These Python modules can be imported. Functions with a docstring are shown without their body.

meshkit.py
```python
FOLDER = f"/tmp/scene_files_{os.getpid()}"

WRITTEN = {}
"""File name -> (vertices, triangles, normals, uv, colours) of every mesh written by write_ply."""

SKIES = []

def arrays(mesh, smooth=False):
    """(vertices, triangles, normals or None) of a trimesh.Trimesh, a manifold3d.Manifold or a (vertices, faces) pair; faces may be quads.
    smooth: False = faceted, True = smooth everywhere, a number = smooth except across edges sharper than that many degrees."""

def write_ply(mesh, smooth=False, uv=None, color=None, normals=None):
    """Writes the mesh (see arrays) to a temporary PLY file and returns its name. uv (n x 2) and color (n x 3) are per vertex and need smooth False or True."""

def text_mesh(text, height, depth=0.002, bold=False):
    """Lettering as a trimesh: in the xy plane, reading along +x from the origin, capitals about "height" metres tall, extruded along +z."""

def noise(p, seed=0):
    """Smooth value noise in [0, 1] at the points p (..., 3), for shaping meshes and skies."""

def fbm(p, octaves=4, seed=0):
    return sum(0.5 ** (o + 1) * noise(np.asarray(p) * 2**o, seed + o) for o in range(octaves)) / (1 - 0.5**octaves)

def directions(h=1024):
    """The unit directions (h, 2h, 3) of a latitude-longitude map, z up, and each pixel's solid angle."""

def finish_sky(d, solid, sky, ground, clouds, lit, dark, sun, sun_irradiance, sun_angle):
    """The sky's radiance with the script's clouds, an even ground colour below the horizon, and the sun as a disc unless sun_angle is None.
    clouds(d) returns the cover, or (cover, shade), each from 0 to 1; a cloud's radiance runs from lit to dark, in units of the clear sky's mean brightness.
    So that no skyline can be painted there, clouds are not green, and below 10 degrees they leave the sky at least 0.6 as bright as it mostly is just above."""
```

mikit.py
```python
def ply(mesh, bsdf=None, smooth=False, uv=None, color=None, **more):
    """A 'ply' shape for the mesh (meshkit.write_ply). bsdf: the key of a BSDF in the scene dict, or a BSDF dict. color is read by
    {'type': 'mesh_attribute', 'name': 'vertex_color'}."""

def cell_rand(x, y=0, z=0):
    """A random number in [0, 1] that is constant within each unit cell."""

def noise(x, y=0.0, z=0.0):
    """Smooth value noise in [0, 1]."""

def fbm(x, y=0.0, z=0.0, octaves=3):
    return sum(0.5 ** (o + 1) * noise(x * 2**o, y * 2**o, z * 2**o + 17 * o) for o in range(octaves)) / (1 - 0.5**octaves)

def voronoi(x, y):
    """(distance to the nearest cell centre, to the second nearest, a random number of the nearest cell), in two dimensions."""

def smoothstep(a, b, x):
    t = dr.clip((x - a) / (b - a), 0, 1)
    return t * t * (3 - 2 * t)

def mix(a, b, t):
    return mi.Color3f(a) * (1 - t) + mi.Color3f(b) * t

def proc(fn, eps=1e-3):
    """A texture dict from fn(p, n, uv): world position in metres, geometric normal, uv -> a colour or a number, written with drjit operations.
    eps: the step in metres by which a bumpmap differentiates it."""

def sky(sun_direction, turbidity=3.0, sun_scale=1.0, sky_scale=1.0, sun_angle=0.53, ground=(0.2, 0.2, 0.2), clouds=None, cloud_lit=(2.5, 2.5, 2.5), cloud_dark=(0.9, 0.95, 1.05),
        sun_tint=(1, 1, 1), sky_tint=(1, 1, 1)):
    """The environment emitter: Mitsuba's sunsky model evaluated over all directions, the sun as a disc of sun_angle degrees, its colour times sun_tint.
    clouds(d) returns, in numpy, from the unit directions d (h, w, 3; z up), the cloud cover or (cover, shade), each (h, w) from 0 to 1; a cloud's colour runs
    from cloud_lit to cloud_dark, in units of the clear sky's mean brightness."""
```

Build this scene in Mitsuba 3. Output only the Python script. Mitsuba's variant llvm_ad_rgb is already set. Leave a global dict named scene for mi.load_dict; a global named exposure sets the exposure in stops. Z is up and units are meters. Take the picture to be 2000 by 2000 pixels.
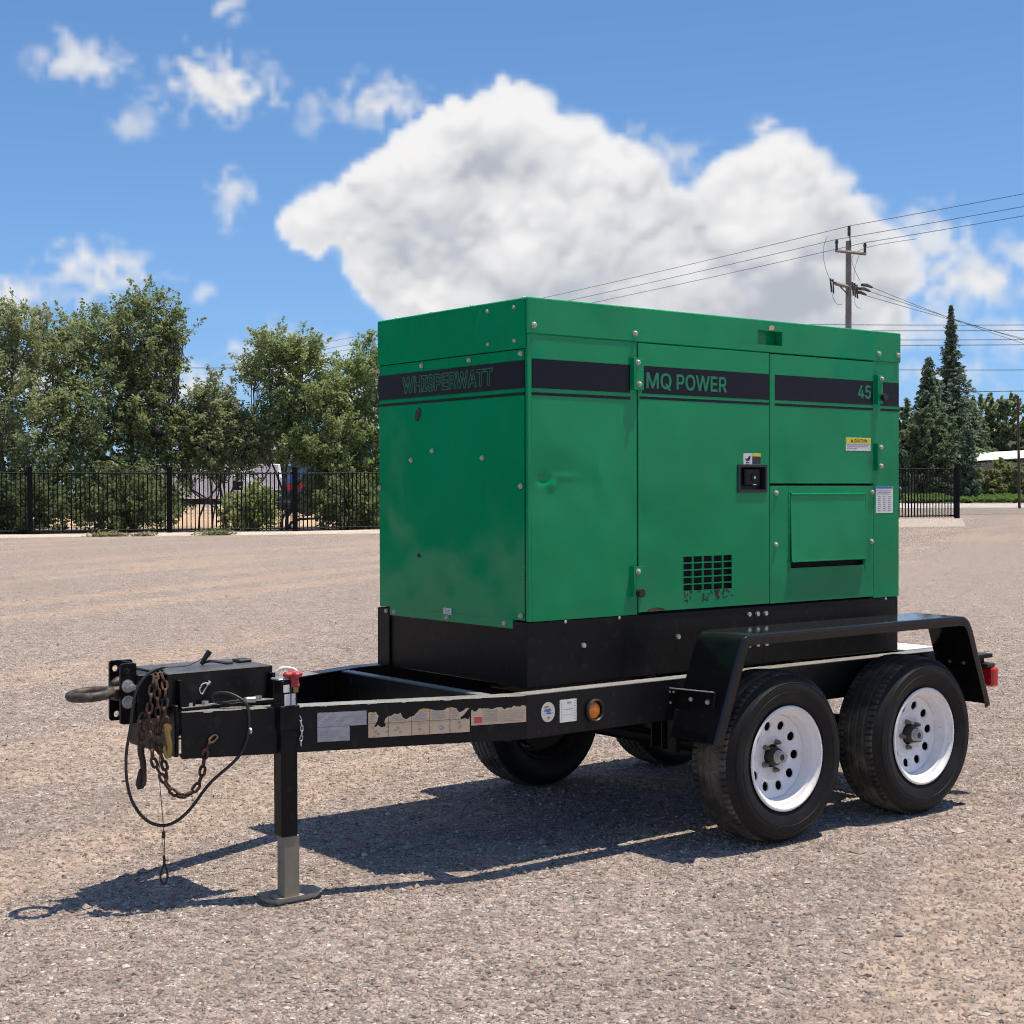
import math
import random

import drjit as dr
import manifold3d as m3
import mitsuba as mi
import numpy as np
import shapely
import trimesh
from shapely import affinity
from shapely.geometry import Polygon, box as sbox, Point

import meshkit
import mikit
from mikit import cell_rand, fbm, mix, noise, proc, smoothstep, voronoi

T = mi.ScalarTransform4f
rng = np.random.default_rng(7)
random.seed(7)
scene, labels = {"type": "scene"}, {}

# ------------------------------------------------------------------ camera, sky, exposure
EYE = np.array([-3.3307, -4.1699, 1.3334])
YAW, PITCH, ROLL = 0.6633, -0.0136, -0.0026
fwd = np.array([math.sin(YAW) * math.cos(PITCH), math.cos(YAW) * math.cos(PITCH), math.sin(PITCH)])
rgt = np.array([math.cos(YAW), -math.sin(YAW), 0])
upv = np.cross(rgt, fwd)
upv = -rgt * math.sin(ROLL) + upv * math.cos(ROLL)
scene["camera"] = {"type": "perspective", "fov": 2 * math.degrees(math.atan(1000 / 2957.8)), "fov_axis": "x",
                   "near_clip": 0.05, "far_clip": 6000.0,
                   "to_world": T().look_at(origin=EYE.tolist(), target=(EYE + fwd).tolist(), up=upv.tolist())}
exposure = 1.75


def make_clouds():
    """Cover and shade of the sky on a fine grid of azimuth (from the yard's bearing) and elevation: heaps of round billows, shaded as solid heaps under a high sun."""
    r = np.random.default_rng(2024)
    da = 0.05
    ga, ge = np.arange(-30, 30, da), np.arange(-2, 24, da)
    X, Y = np.meshgrid(ga, ge, indexing="xy")
    H = np.full(X.shape, -9.0)
    PW = np.stack([X, Y, X * 0 + 8], -1)
    X0, Y0 = X, Y
    X = X0 + 1.25 * (meshkit.fbm(PW * .9, 5, 131) - .5) + .5 * (meshkit.fbm(PW * 3.4, 4, 137) - .5)      # torn, not round
    Y = Y0 + 1.15 * (meshkit.fbm(PW * .9, 5, 139) - .5) + .5 * (meshkit.fbm(PW * 3.4, 4, 141) - .5)
    # lobes of the towering heaps: azimuth, elevation, radius across, radius up
    heap = [(-7.6, 9.9, 1.0, .75), (-6.4, 10.3, 1.2, 1.0), (-5.0, 10.9, 1.4, 1.3), (-3.6, 11.5, 1.5, 1.6), (-2.2, 12.4, 1.5, 1.7), (-0.7, 13.2, 1.1, 1.4), (0.1, 13.9, .75, 1.15), (1.0, 12.5, 1.3, 1.5), (2.6, 12.0, 1.5, 1.5), (4.2, 11.3, 1.4, 1.4),
            (4.8, 10.0, 1.3, 1.4), (-4.2, 9.3, 2.2, 1.6), (-1.8, 9.4, 2.8, 2.2), (1.4, 9.0, 3.2, 2.4), (-3.6, 7.6, 1.7, 1.3), (6.6, 9.0, 1.3, 1.2), (7.7, 10.3, 1.2, 1.4), (8.8, 11.2, 1.1, 1.3), (10.4, 11.5, 1.3, 1.3), (11.6, 10.3, 1.2, 1.3),
            (12.8, 9.2, 1.3, 1.2), (13.7, 8.2, 1.1, 1.1), (9.5, 8.6, 3.0, 2.2), (5.2, 7.4, 3.4, 1.9), (-1.5, 6.9, 3.0, 1.7), (1.8, 6.0, 3.2, 1.8), (11.5, 7.0, 2.6, 1.6), (8.5, 5.4, 3.6, 1.4), (13.0, 5.8, 1.6, 1.1)]

    def puff(x, y, rad, base):
        i0, i1 = np.searchsorted(ga, (x - rad - .6, x + rad + .6))
        j0, j1 = np.searchsorted(ge, (y - rad - .6, y + rad + .6))
        if i1 <= i0 or j1 <= j0:
            return
        q = 1 - ((X[j0:j1, i0:i1] - x) ** 2 + (Y[j0:j1, i0:i1] - y) ** 2) / rad ** 2
        np.maximum(H[j0:j1, i0:i1], np.where(q > 0, base + rad * np.sqrt(np.maximum(q, 0)), -9), out=H[j0:j1, i0:i1])

    for a, e, rx, ry in heap:
        for _ in range(int(46 * rx * ry) + 12):
            d = r.standard_normal(3)
            d /= np.linalg.norm(d)
            k = r.random() ** .3
            px, py, pz = a + d[0] * rx * k * .94, e + d[1] * ry * k * .94, abs(d[2]) * min(rx, ry) * k
            rad = (.14 + .75 * r.random() ** 2.2) * (0.8 + .5 * (1 - k)) * (.7 + .3 * min(rx, ry))
            puff(px, py, rad, pz)
            for _ in range(9):
                c = r.standard_normal(3)
                c /= np.linalg.norm(c)
                puff(px + c[0] * rad * .85, py + c[1] * rad * .85, rad * (.12 + .4 * r.random() ** 1.5), pz + abs(c[2]) * rad * .85)
    from scipy.ndimage import gaussian_filter as blur
    from scipy.ndimage import binary_fill_holes
    solid = binary_fill_holes(H > -5)
    H = np.where(solid & (H < -5), .2, H)
    X, Y = X0, Y0
    h = np.where(solid, H, -.6)
    h = blur(h, .8) + .16 * (meshkit.fbm(np.stack([X * 3.1, Y * 3.1, X * 0], -1), 4, 12) - .5)
    gy, gx = np.gradient(.5 * blur(h, 1.2) + .5 * blur(h, 5), da)
    n = np.stack([-gx, -gy, np.ones_like(gx) * .95], -1)
    n /= np.linalg.norm(n, axis=-1, keepdims=True)
    light = np.array((-.25, .80, .55))
    light /= np.linalg.norm(light)
    lam = np.clip(n @ light, 0, 1)
    hollow = blur(h, 9) - h                                    # creases lie below their surroundings
    core = blur(solid.astype(float), 16)
    top = blur(solid.astype(float), 5)
    up = np.zeros_like(core)                                   # how much cloud stands above: bellies are in shade
    for k in range(1, 45):
        up += np.roll(solid, -k, axis=0) * (1 / 44)
    big = meshkit.fbm(np.stack([X * .30, Y * .42, X * 0 + 5], -1), 4, 5) - .5
    s = .34 - .52 * (lam - .52) + .42 * np.clip(hollow, -.25, .5) + .40 * (core - .75) + .18 * (up - .55) + 1.25 * big * core
    edge = np.clip((top - .5) / .46, 0, 1)
    s = s * (.05 + .95 * edge)
    tear = meshkit.fbm(np.stack([X * 2.2, Y * 2.2, X * 0 + 1], -1), 4, 3) - .5
    side = np.clip(.35 + 1.5 * (meshkit.fbm(np.stack([X * .35, Y * .5, X * 0 + 3], -1), 3, 57) - .45), 0, 1)      # some edges crisp, some frayed
    cover = np.clip((blur(solid.astype(float), 1.4) - .30) / .40, 0, 1) * (1 - side) + side * np.clip((blur(solid.astype(float), 7) - .30) / .5 + 1.3 * tear, 0, 1)
    low = np.clip((6.3 - Y) / 3.0, 0, 1)                       # the heap's foot thins out
    cover = cover * (1 - low * np.clip(.25 + 2.4 * (meshkit.fbm(np.stack([X * .5, Y * .9, X * 0], -1), 4, 41) - .35), 0, .95))
    # torn small clouds: azimuth, elevation, radius across, radius up, amount
    wisps = [(-16.0, 15.3, 1.7, 1.0, .85), (-10.9, 14.7, 2.3, 1.35, 1.0), (-13.8, 13.2, .9, .8, .6), (-4.9, 14.4, 1.8, .9, .85), (-10.6, 10.9, 1.0, 1.3, .75), (-15.2, 7.9, 2.3, 1.2, .95), (-18.6, 6.9, 2.0, 1.1, .9),
             (-10.7, 17.5, .6, .35, .7), (-10.0, 16.8, .4, .4, .4), (-11.6, 7.2, .9, .45, .6), (9.3, 13.3, .7, .45, .85), (5.4, 12.4, 1.6, 1.0, .7), (7.0, 12.2, .7, .8, .5), (0.8, 14.2, .5, .8, .5), (15.4, 8.9, 1.7, 1.5, .8), (17.0, 7.6, 2.6, 1.3, .95), (19.4, 8.4, 1.6, 1.0, .8), (15.2, 6.0, 1.8, .9, .7), (-8.2, 4.9, 2.6, 1.3, .9),
             (-12.6, 3.8, 3.2, 1.1, .85), (-7.3, 13.9, .9, .7, .45), (18.5, 5.4, 2.0, .8, .6), (-6.2, 3.4, 3.0, 1.0, .8), (16.0, 4.2, 2.0, .6, .6), (-17.5, 4.0, 2.6, .9, .7), (13.4, 10.2, .7, .5, .6)]
    P = np.stack([X, Y, X * 0 + 2], -1)
    w1, w2 = meshkit.fbm(P * .9, 4, 31) - .5, meshkit.fbm(P * .9, 4, 47) - .5
    xw, yw = X + 1.5 * w1, Y + 1.1 * w2
    ridg = .30 - np.abs(meshkit.fbm(np.stack([xw * 1.6, yw * 2.0, X * 0 + 7], -1), 5, 91) - .5) * 2
    fine = meshkit.fbm(P * 2.4, 4, 23) - .5
    for a, e, rx, ry, amount in wisps:
        g = 1 - np.hypot((xw - a) / rx, (yw - e) / ry) + 1.1 * ridg + 1.0 * fine
        c = np.clip((g - .12) / .75, 0, 1) ** 1.1 * amount
        c[np.hypot((X - a) / rx, (Y - e) / ry) > 1.8] = 0
        s = np.where(c > cover, np.clip(.16 - .5 * fine + .25 * (w1 + .2), 0, 1), s)
        cover = np.maximum(cover, c)
    veil = np.clip((4.5 - Y) / 6, 0, 1) * np.clip(.2 + 1.6 * (meshkit.fbm(np.stack([X * .12, Y * .5, X * 0], -1), 4, 19) - .35), 0, 1) * .75
    s = np.where(veil > cover, .25, s)
    cover = np.maximum(cover, veil)
    return ga, ge, cover, np.clip(s, 0, 1)


def cloud_field(d):
    """Cover and shade per direction: the fine grid in the bearing of the yard, scattered cumulus everywhere else."""
    from scipy.ndimage import gaussian_filter, map_coordinates
    ga, ge, C, S = make_clouds()
    az = np.degrees(np.arctan2(d[..., 0], d[..., 1])) - 38.0
    az = (az + 180) % 360 - 180
    el = np.degrees(np.arcsin(np.clip(d[..., 2], -1, 1)))
    at = [(el - ge[0]) / 0.05, (az - ga[0]) / 0.05]
    near = np.clip((29 - np.abs(az)) / 4, 0, 1) * np.clip((23.5 - el) / 3, 0, 1)
    c0 = map_coordinates(gaussian_filter(C, .9), at, order=1, mode="nearest") * near
    s0 = map_coordinates(gaussian_filter(S, .9), at, order=1, mode="nearest")
    q = np.stack([az * np.cos(np.radians(el)), el, az * 0 + 3.0], -1)
    h = meshkit.fbm(q * np.array([0.06, 0.11, 1]), 6, 77)
    more = np.clip((h - 0.56) / 0.09, 0, 1) * (1 - near) * np.clip((80 - el) / 15, 0, 1)
    lump = meshkit.fbm(q * np.array([0.5, 0.7, 1.0]) + 9, 5, 5) - 0.5
    return np.maximum(c0, more), np.clip(np.where(more > c0, 0.3 + lump * .6, s0), 0, 1)


SUN = (0.232, -0.125, 1.0)
scene["sky"] = mikit.sky(SUN, turbidity=2.6, sun_scale=1.12, sky_scale=0.92, sky_tint=(0.665, 0.905, 1.125), clouds=cloud_field, cloud_lit=(2.95, 2.92, 2.90), cloud_dark=(1.50, 1.62, 1.82), ground=(0.3, 0.27, 0.24))

# ------------------------------------------------------------------ materials


def pbr(color, rough=0.5, **more):
    c = color if isinstance(color, dict) else {"type": "rgb", "value": list(color)}
    return {"type": "twosided", "bsdf": {"type": "principled", "base_color": c, "roughness": rough, **more}}


def mat(name, bsdf):
    scene[name] = bsdf
    return name


def green_fn(p, n, uv):
    dirt = fbm(p.x * 3 + p.y * 2, p.z * 3, 4.0, octaves=3)
    streak = fbm(p.x * 40 + p.y * 40, p.z * 1.5, 1.0, octaves=2)
    c = mix((0.0001, 0.242, 0.090), (0.0002, 0.300, 0.115), dirt)
    low = smoothstep(1.15, 0.87, p.z) * smoothstep(0.35, 0.75, fbm(p.x * 7 + p.y * 7, p.z * 9, 2.0)) * 0.10
    c = mix(c, (0.16, 0.17, 0.12), low + smoothstep(0.62, 0.8, streak) * 0.035)
    scr = smoothstep(0.012, 0.0, dr.abs(fbm(p.x * 2.3 + p.y * 1.7, p.z * 2.6, 8.0, octaves=2) - 0.5)) * smoothstep(0.6, 0.75, noise(p.x * 3 + p.y * 3, p.z * 3, 5.0))
    return mix(c, (0.10, 0.34, 0.22), scr * 0.14)


def dusty(base, dust, amount):
    """Paint with the dust that settles on what faces up."""
    def fn(p, n, uv):
        f = fbm(p.x * 9, p.y * 9, p.z * 9, octaves=3)
        up = smoothstep(0.6, 0.95, n.z) * (0.45 + 0.75 * f)
        scuff = smoothstep(0.66, 0.80, fbm(p.x * 55, p.y * 55, p.z * 30, octaves=2)) * 0.018
        return mix(base, dust, dr.clip(up * amount + scuff + 0.004 * f, 0, 1))
    return proc(fn)


def rust_fn(p, n, uv):
    f = fbm(p.x * 60, p.y * 60, p.z * 60, octaves=3)
    return mix((0.022, 0.016, 0.013), (0.115, 0.055, 0.028), smoothstep(0.35, 0.8, f))


def rim_fn(p, n, uv):
    f = fbm(p.x * 12, p.y * 12, p.z * 14, octaves=4)
    c = mix((0.77, 0.77, 0.78), (0.58, 0.53, 0.48), smoothstep(0.5, 0.9, f) * 0.25)
    rr = dr.minimum(dr.hypot(p.x - 0.9807, p.z - 0.3265), dr.hypot(p.x - 1.8107, p.z - 0.3265))
    c = mix(c, (0.40, 0.33, 0.27), smoothstep(0.092, 0.045, rr) * (0.18 + 0.5 * f))      # brake dust and rust round the hub
    spot = smoothstep(0.86, 0.9, noise(p.x * 70, p.y * 70, p.z * 70))
    return mix(c, (0.32, 0.22, 0.16), spot * 0.25)


def tyre_fn(p, n, uv):
    f = fbm(p.x * 8, p.y * 8, p.z * 8, octaves=4)
    g = fbm(p.x * 70, p.y * 70, p.z * 70, octaves=2)
    return mix((0.0085, 0.0085, 0.0095), (0.07, 0.066, 0.058), smoothstep(0.45, 0.95, f) * 0.22 + smoothstep(0.6, 0.95, g) * 0.06)


def tread_fn(p, n, uv):
    f = fbm(p.x * 12, p.y * 12, p.z * 12, octaves=3)
    return mix((0.034, 0.032, 0.030), (0.17, 0.155, 0.13), smoothstep(0.3, 0.85, f) * 0.65)


def gravel_fn(p, n, uv):
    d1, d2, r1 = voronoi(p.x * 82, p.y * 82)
    e1, e2, r2 = voronoi(p.x * 170 + 31, p.y * 170 + 17)
    patch = fbm(p.x * 0.45, p.y * 0.45, 2.0, octaves=4)
    bend = noise(p.x * 0.05, p.y * 0.05, 11.0) * 2.5
    ax, ay = p.x * 0.885 + p.y * 0.465, p.y * 0.885 - p.x * 0.465 + bend
    track = fbm(ax * 0.07, ay * 1.25, 6.0, octaves=4)
    big = fbm(p.x * 0.06, p.y * 0.06, 5.0, octaves=3)
    sand = smoothstep(0.50, 0.66, patch * 0.30 + track * 0.70)
    c = mix((0.375, 0.305, 0.275), (0.275, 0.255, 0.25), smoothstep(0.2, 0.55, r1))
    c = mix(c, (0.44, 0.375, 0.335), smoothstep(0.60, 0.68, r1))
    c = mix(c, (0.10, 0.095, 0.10), smoothstep(0.85, 0.88, r1))
    c = mix(c, (0.62, 0.59, 0.56), smoothstep(0.935, 0.945, r1))
    c = mix(c, (0.34, 0.27, 0.235), smoothstep(0.55, 0.6, r2) * 0.4)
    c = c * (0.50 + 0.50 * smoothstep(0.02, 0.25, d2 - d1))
    fine = mix((0.45, 0.345, 0.262), (0.37, 0.295, 0.245), r2)
    c = mix(c, fine, 0.05 + 0.54 * sand)
    # clusters of darker and paler stones, a hand wide down to a finger wide
    g = noise(p.x * 31, p.y * 31, 3.0) * 0.5 + noise(p.x * 14, p.y * 14, 9.0) * 0.3 + noise(p.x * 5.5, p.y * 5.5, 7.0) * 0.2
    speck = noise(p.x * 47 + p.y * 9, p.y * 47 - p.x * 9, 5.0)
    c = c * (0.82 + 0.36 * smoothstep(0.25, 0.75, g)) * (0.86 + 0.28 * speck)
    return c * (0.90 + 0.22 * big) * mi.Color3f(0.985, 1.03, 1.07)


def gravel_bump(p, n, uv):
    d1, d2, r1 = voronoi(p.x * 82, p.y * 82)
    return smoothstep(0.0, 0.5, d2 - d1) * (0.3 + 0.7 * r1)


def ripple(p, n, uv):
    """Oil-canning of thin sheet: broad shallow waves."""
    u = p.x + p.y
    return fbm(u * 2.6 + 3.0, p.z * 2.2, 6.0, octaves=2) + 0.16 * noise(u * 11.0, p.z * 9.0, 2.0)


mat("green_paint", {"type": "twosided", "bsdf": {"type": "bumpmap", "arbitrary": proc(ripple, 4e-3), "scale": 0.013,
                    "bsdf": {"type": "principled", "base_color": proc(green_fn), "roughness": 0.12, "specular": 0.18, "clearcoat": 0.35, "clearcoat_gloss": 0.98}}})
mat("black_paint", pbr(dusty((0.0045, 0.0045, 0.0055), (0.30, 0.29, 0.27), 0.10), 0.40, specular=0.19))
mat("rail_paint", pbr(dusty((0.0055, 0.0055, 0.007), (0.43, 0.45, 0.45), 0.58), 0.40, specular=0.25))
mat("lid_paint", pbr(dusty((0.0055, 0.0055, 0.007), (0.40, 0.40, 0.40), 0.22), 0.35, specular=0.3))
mat("gloss_black", {"type": "twosided", "bsdf": {"type": "principled", "base_color": dusty((0.006, 0.006, 0.008), (0.2, 0.2, 0.19), 0.02), "roughness": 0.08, "specular": 0.32, "clearcoat": 0.5, "clearcoat_gloss": 0.97}})
mat("stripe_black", pbr((0.0065, 0.007, 0.014), 0.35, specular=0.22))
mat("letter_green", pbr((0.006, 0.20, 0.095), 0.4))
mat("gap_black", pbr((0.004, 0.004, 0.004), 0.8))
mat("steel", {"type": "twosided", "bsdf": {"type": "principled", "base_color": {"type": "rgb", "value": [0.56, 0.56, 0.57]}, "metallic": 0.85, "roughness": 0.38}})
mat("nut_steel", pbr((0.17, 0.15, 0.13), 0.5, metallic=0.4))
mat("zinc", pbr((0.46, 0.46, 0.44), 0.5, metallic=0.4))
mat("galvanised", pbr(dusty((0.36, 0.345, 0.30), (0.5, 0.46, 0.4), 0.3), 0.5, metallic=0.35))
mat("worn_steel", pbr(proc(lambda p, n, uv: mix((0.17, 0.150, 0.118), (0.27, 0.25, 0.21), fbm(p.x * 30, p.y * 30, p.z * 7, octaves=4))), 0.5, metallic=0.3))
mat("rust", pbr(proc(rust_fn), 0.75))
mat("dark_rust_and_shade", pbr((0.03, 0.021, 0.017), 0.6))  # rust brown, also stands for shade inside the wheel rims
mat("brass", pbr((0.30, 0.215, 0.075), 0.35, metallic=0.6))
mat("cast_iron", pbr(proc(lambda p, n, uv: mix((0.045, 0.042, 0.04), (0.15, 0.105, 0.08), smoothstep(0.4, 0.75, fbm(p.x * 50, p.y * 50, p.z * 50)))), 0.55, metallic=0.3))
mat("white_rim", pbr(proc(rim_fn), 0.35, specular=0.5))
mat("tyre_rubber", pbr(proc(tyre_fn), 0.55, specular=0.25))
mat("tread_rubber", pbr(proc(tread_fn), 0.85, specular=0.2))
mat("black_rubber", pbr((0.018, 0.018, 0.019), 0.5))
mat("red_plastic", pbr((0.36, 0.035, 0.04), 0.45))
mat("amber_lens", {"type": "twosided", "bsdf": {"type": "principled", "base_color": {"type": "rgb", "value": [0.62, 0.17, 0.008]}, "roughness": 0.2, "clearcoat": 0.6}})
mat("red_lens", {"type": "twosided", "bsdf": {"type": "principled", "base_color": {"type": "rgb", "value": [0.50, 0.012, 0.02]}, "roughness": 0.15, "clearcoat": 0.8}})
mat("white_plastic", pbr((0.72, 0.72, 0.71), 0.4))
mat("yellow_print", pbr((0.70, 0.56, 0.03), 0.5))
mat("faded_orange", pbr((0.58, 0.36, 0.07), 0.5))
mat("blue_print", pbr((0.05, 0.13, 0.42), 0.5))
mat("red_print", pbr((0.52, 0.09, 0.09), 0.5))
mat("dark_print", pbr((0.03, 0.03, 0.035), 0.5))
mat("grey_print", pbr((0.30, 0.30, 0.32), 0.5))
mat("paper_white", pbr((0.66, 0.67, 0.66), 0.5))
mat("paper_pale", pbr((0.52, 0.55, 0.50), 0.5))


def beige_fn(p, n, uv):
    f = fbm(p.x * 25, p.y * 25, p.z * 25, octaves=3)
    return mix((0.52, 0.385, 0.245), (0.60, 0.485, 0.345), f)


def plate_fn(p, n, uv):
    f = fbm(p.x * 60 - p.z * 60, p.z * 50, 2.0, octaves=2)
    return mix((0.30, 0.32, 0.36), (0.42, 0.44, 0.47), f)


mat("sticker_beige", pbr(proc(beige_fn), 0.55))
mat("plate_metal", pbr(proc(plate_fn), 0.4, metallic=0.4))
mat("concrete", pbr(proc(lambda p, n, uv: mix((0.46, 0.41, 0.35), (0.56, 0.51, 0.45), fbm(p.x * 4, p.y * 4, p.z * 4, octaves=4))), 0.9))
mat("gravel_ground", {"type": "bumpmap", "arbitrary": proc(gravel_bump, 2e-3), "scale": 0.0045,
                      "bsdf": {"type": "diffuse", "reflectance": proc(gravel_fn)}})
mat("gravel_stone", {"type": "diffuse", "reflectance": {"type": "mesh_attribute", "name": "vertex_color"}})
mat("leaf", {"type": "principledthin", "base_color": {"type": "mesh_attribute", "name": "vertex_color"}, "roughness": 0.5, "spec_trans": 0.0, "diff_trans": 0.9, "eta": 1.4})
mat("bark", pbr(proc(lambda p, n, uv: mix((0.10, 0.085, 0.07), (0.22, 0.19, 0.16), fbm(p.x * 14, p.y * 14, p.z * 3, octaves=3))), 0.9))
mat("iron_black", pbr((0.005, 0.005, 0.007), 0.6, specular=0.15))
mat("pole_concrete", pbr(proc(lambda p, n, uv: mix((0.16, 0.14, 0.125), (0.26, 0.235, 0.21), fbm(p.x * 5, p.y * 5, p.z * 2, octaves=4))), 0.9))
mat("insulator", pbr((0.055, 0.045, 0.045), 0.35))
mat("wire_grey", pbr((0.075, 0.075, 0.08), 0.8, specular=0.1))
mat("rusty_post", pbr((0.085, 0.05, 0.035), 0.85))
mat("dirt", {"type": "diffuse", "reflectance": proc(lambda p, n, uv: mix((0.40, 0.30, 0.215), (0.50, 0.39, 0.29), fbm(p.x * 0.6, p.y * 0.6, 1.0, octaves=4)))})
mat("asphalt", {"type": "diffuse", "reflectance": proc(lambda p, n, uv: mix((0.20, 0.19, 0.18), (0.25, 0.235, 0.22), fbm(p.x * 0.3, p.y * 0.3, 1.0, octaves=4)))})
mat("road_concrete", {"type": "diffuse", "reflectance": proc(lambda p, n, uv: mix((0.38, 0.375, 0.365), (0.45, 0.44, 0.43), fbm(p.x * 0.3, p.y * 0.3, 1.0, octaves=4)))})
mat("turf", {"type": "diffuse", "reflectance": proc(lambda p, n, uv: mix((0.05, 0.085, 0.025), (0.09, 0.12, 0.04), fbm(p.x * 2, p.y * 2, 1.0, octaves=4)))})
mat("white_body", pbr((0.70, 0.70, 0.71), 0.35, clearcoat=0.4))
mat("blue_body", pbr((0.05, 0.16, 0.45), 0.35, clearcoat=0.4))
mat("red_body", pbr((0.42, 0.03, 0.03), 0.35, clearcoat=0.4))
mat("dark_body", pbr((0.02, 0.022, 0.03), 0.25, clearcoat=0.6))
mat("dark_glass", pbr((0.015, 0.018, 0.022), 0.08, specular=0.6))
mat("roof_white", pbr((0.72, 0.73, 0.70), 0.5))
mat("roof_grey", pbr((0.16, 0.15, 0.15), 0.7))
mat("wall_tan", pbr((0.34, 0.29, 0.24), 0.9))

# ------------------------------------------------------------------ helpers


def numbered(key):
    if key not in scene and key not in labels:
        return key
    k = 1
    while f"{key}_{k:03d}" in scene or f"{key}_{k:03d}" in labels:
        k += 1
    return f"{key}_{k:03d}"


def thing(name, label, category, group=None, kind=None):
    key = numbered(name)
    labels[key] = {"label": label, "category": category, **({"group": group} if group else {}), **({"kind": kind} if kind else {})}
    return key


def add(name, mesh, m, parent=None, smooth=False, label=None, kind=None, to_world=None, **kw):
    """One entry; mesh may be a ready shape dict."""
    key = numbered(f"{parent}__{name}" if parent else name)
    d = dict(mesh) if isinstance(mesh, dict) else mikit.ply(mesh, m, smooth=smooth, **kw)
    if to_world is not None:
        d["to_world"] = to_world
    scene[key] = d
    e = {**({"label": label} if label else {}), **({"kind": kind} if kind else {})}
    if e:
        labels[key] = e
    return key


def single(name, mesh, m, label, category, group=None, kind=None, smooth=False, **kw):
    key = numbered(name)
    scene[key] = dict(mesh) if isinstance(mesh, dict) else mikit.ply(mesh, m, smooth=smooth, **kw)
    labels[key] = {"label": label, "category": category, **({"group": group} if group else {}), **({"kind": kind} if kind else {})}
    return key


def structure(name, mesh, m, smooth=False):
    scene[name] = mikit.ply(mesh, m, smooth=smooth)
    labels[name] = {"kind": "structure"}


def join(ms):
    return trimesh.util.concatenate(list(ms))


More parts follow.
